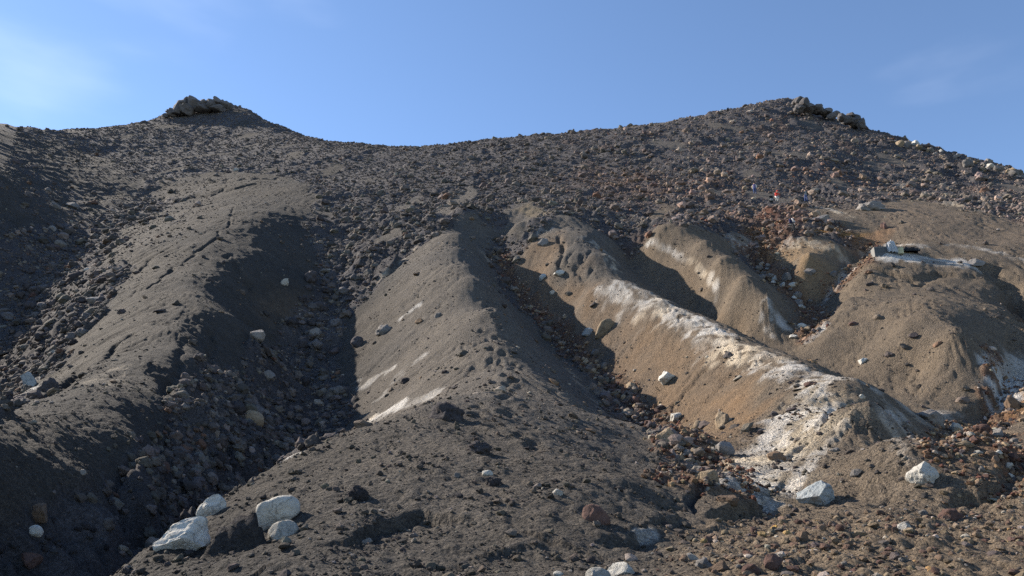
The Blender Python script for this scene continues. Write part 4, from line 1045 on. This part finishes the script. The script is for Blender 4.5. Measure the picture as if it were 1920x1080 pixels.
# ---------------------------------------------------------------- people
def cloth(name, c): return plain(name, c, .9, 0, 20.0)
M_SKIN = plain('skin', (.40, .24, .17), .6); M_HAIR = plain('hair', (.02, .016, .014), .7); M_RED = cloth('red_cloth', (.62, .05, .035)); M_NAVY = cloth('navy_cloth', (.035, .04, .10)); M_JEANS = cloth('blue_jeans', (.07, .10, .22)); M_GREYC = cloth('grey_cloth', (.25, .25, .25)); M_PALE = cloth('pale_cloth', (.55, .54, .52)); M_DARK = cloth('dark_cloth', (.03, .032, .036)); M_PURPLE = cloth('purple_cloth', (.10, .09, .22))
def person(u, v, hpx, joints, top, legs, sleeve, label, rz, pack=None, hood=None):
    """one continuous skinned body; joints in units of standing height; material bands follow the clothing"""
    x, y, z = at_pixel(u, v); m = depth_of(x, y, z) / FPX; Hm = 1.72
    J = dict(pelvis=(0, 0, .53), waist=(0, 0, .62), chest=(0, 0, .74), neck=(0, 0, .84), head0=(0, 0, .885), head1=(0, 0, .955), top=(0, 0, .99),
             shl=(-.11, 0, .81), ell=(-.15, .02, .64), hal=(-.15, -.03, .49), fil=(-.15, -.05, .44), shr=(.11, 0, .81), elr=(.15, .02, .64), har=(.15, -.03, .49), fir=(.15, -.05, .44),
             hpl=(-.055, 0, .51), knl=(-.06, -.01, .285), anl=(-.06, .01, .05), tol=(-.065, -.07, .015), hpr=(.055, 0, .51), knr=(.06, -.01, .285), anr=(.06, .01, .05), tor=(.065, -.07, .015))
    J.update(joints)
    R = dict(pelvis=.085, waist=.078, chest=.09, neck=.035, head0=.052, head1=.062, top=.03, shl=.045, ell=.033, hal=.024, fil=.02, shr=.045, elr=.033, har=.024, fir=.02, hpl=.062, knl=.045, anl=.03, tol=.026, hpr=.062, knr=.045, anr=.03, tor=.026)
    names = list(J); ix = {n: i for i, n in enumerate(names)}
    E = [('pelvis', 'waist'), ('waist', 'chest'), ('chest', 'neck'), ('neck', 'head0'), ('head0', 'head1'), ('head1', 'top'), ('chest', 'shl'), ('shl', 'ell'), ('ell', 'hal'), ('hal', 'fil'), ('chest', 'shr'), ('shr', 'elr'), ('elr', 'har'), ('har', 'fir'), ('pelvis', 'hpl'), ('hpl', 'knl'), ('knl', 'anl'), ('anl', 'tol'), ('pelvis', 'hpr'), ('hpr', 'knr'), ('knr', 'anr'), ('anr', 'tor')]
    me = bpy.data.meshes.new('person'); me.from_pydata([Vector(J[n]) * Hm for n in names], [(ix[a], ix[b]) for a, b in E], [])
    o = bpy.data.objects.new('person_shape', me); COL.objects.link(o)
    md = o.modifiers.new('skin', 'SKIN'); md.use_smooth_shade = True
    for n in names:
        sv = me.skin_vertices[0].data[ix[n]]; sv.radius = (R[n] * Hm, R[n] * Hm * (.8 if n in ('waist', 'chest', 'pelvis') else 1)); sv.use_root = n == 'pelvis'
    o.modifiers.new('sub', 'SUBSURF').levels = 1
    dg = bpy.context.evaluated_depsgraph_get(); body = bpy.data.meshes.new_from_object(o.evaluated_get(dg)); body.name = 'person'
    bpy.data.objects.remove(o)
    for mt in (top, legs, sleeve, M_SKIN, M_HAIR, M_DARK): body.materials.append(mt)
    seg = [(np.array(J[a]) * Hm, np.array(J[b]) * Hm, a, b) for a, b in E]
    def band(a, b):
        k = a + '-' + b
        if 'head' in k or 'top' in k or a == 'neck': return 3
        if a.startswith('ha'): return 3
        if a[:2] in ('sh', 'el'): return 2
        if a.startswith('an'): return 5
        if a.startswith(('hp', 'kn')) or b.startswith('hp'): return 1
        return 0
    hd = np.array(J['head1']) * Hm
    for p in body.polygons:
        c = np.array(p.center); best = None
        for A, Bq, a, b in seg:
            f = np.clip(np.dot(c - A, Bq - A) / (np.dot(Bq - A, Bq - A) + 1e-9), 0, 1); d = np.linalg.norm(c - A - f * (Bq - A))
            if best is None or d < best[0]: best = (d, a, b)
        p.material_index = band(best[1], best[2])
    ob = bpy.data.objects.new('person', body); COL.objects.link(ob)
    ob.scale = (1.12, 1.12, 1.12); ob.location = (x, y, z + .05); ob.rotation_euler = (0, 0, rz); s = hpx * m / Hm / joints.get('_k', 1.0) if False else 1.0
    tag(ob, label, 'person')
    # hair: a cap over the crown and back of the head
    v_, f_ = ICO[2]; cap = v_.copy(); cap = cap * np.array([.068, .074, .06]) * Hm + hd + np.array([0, .012, .018]) * Hm
    mesh_obj('hair', cap, f_.tolist(), hood or M_HAIR, ob, True)
    if pack:
        ch = (np.array(J['chest']) + np.array(J['waist'])) / 2 * Hm
        q = ICO[2][0]; q = np.sign(q) * np.abs(q) ** .6 * np.array([.09, .06, .13]) * Hm + ch + np.array([0, .13, .03]) * Hm
        mesh_obj('backpack', q, ICO[2][1].tolist(), pack, ob, True)
    return ob
person(1488, 436, 31, dict(chest=(0, -.03, .74), neck=(0, -.07, .83), head0=(0, -.10, .87), head1=(0, -.115, .935), top=(0, -.115, .97), ell=(-.14, -.06, .66), hal=(-.12, -.16, .56), fil=(-.12, -.20, .54), elr=(.14, -.04, .66), har=(.13, -.13, .53), fir=(.13, -.16, .5), knl=(-.06, -.08, .29), anl=(-.06, -.02, .06), tol=(-.06, -.10, .02), anr=(.06, .13, .05), tor=(.06, .06, .015)), M_NAVY, M_DARK, M_PALE, 'walker with pale sleeves and dark pack beside the orange earth', 1.2, M_NAVY)
person(1512, 379, 26, dict(anl=(-.11, .01, .05), tol=(-.12, -.06, .015), anr=(.11, .01, .05), tor=(.12, -.06, .015), knl=(-.08, -.01, .285), knr=(.08, -.01, .285)), M_GREYC, M_JEANS, M_DARK, 'person in grey top and blue jeans standing with legs apart', .2)
person(1457, 379, 22, dict(pelvis=(0, .06, .40), waist=(0, .03, .48), chest=(0, -.05, .59), neck=(0, -.12, .66), head0=(0, -.15, .69), head1=(0, -.17, .75), top=(0, -.17, .79), shl=(-.11, -.06, .63), ell=(-.16, -.12, .50), hal=(-.13, -.22, .45), fil=(-.12, -.26, .44), shr=(.11, -.06, .63), elr=(.17, -.10, .52), har=(.20, -.2, .47), fir=(.2, -.25, .46), hpl=(-.055, .05, .38), knl=(-.08, -.12, .29), anl=(-.07, .02, .05), tol=(-.08, -.06, .015), hpr=(.055, .05, .38), knr=(.08, -.12, .29), anr=(.07, .02, .05), tor=(.08, -.06, .015)), M_RED, M_PALE, M_RED, 'person in red jacket and pale trousers bending down on the clinker', .3, None, M_RED)
person(1416, 365, 24, dict(knl=(-.06, -.07, .29), anl=(-.06, -.04, .06), tol=(-.06, -.12, .03), anr=(.06, .10, .05), tor=(.06, .03, .015)), M_PURPLE, M_JEANS, M_PALE, 'person in purple blue top and jeans climbing the clinker', -.6)
x, y, z = at_pixel(1446, 379)
e = bpy.data.objects.new('backpack', None); e.location = (x, y, z); COL.objects.link(e); tag(e, 'dark grey backpack lying on the clinker beside the person in red', 'backpack')
q = np.sign(ICO[2][0]) * np.abs(ICO[2][0]) ** .65
mesh_obj('bag', q * np.array([.34, .24, .42]) + np.array([0, 0, .36]), ICO[2][1].tolist(), M_DARK, e, True)
mesh_obj('front_pocket', q * np.array([.24, .10, .18]) + np.array([0, -.24, .26]), ICO[2][1].tolist(), M_GREYC, e, True)
mesh_obj('top_flap', q * np.array([.30, .24, .08]) + np.array([0, -.02, .80]), ICO[2][1].tolist(), M_DARK, e, True)
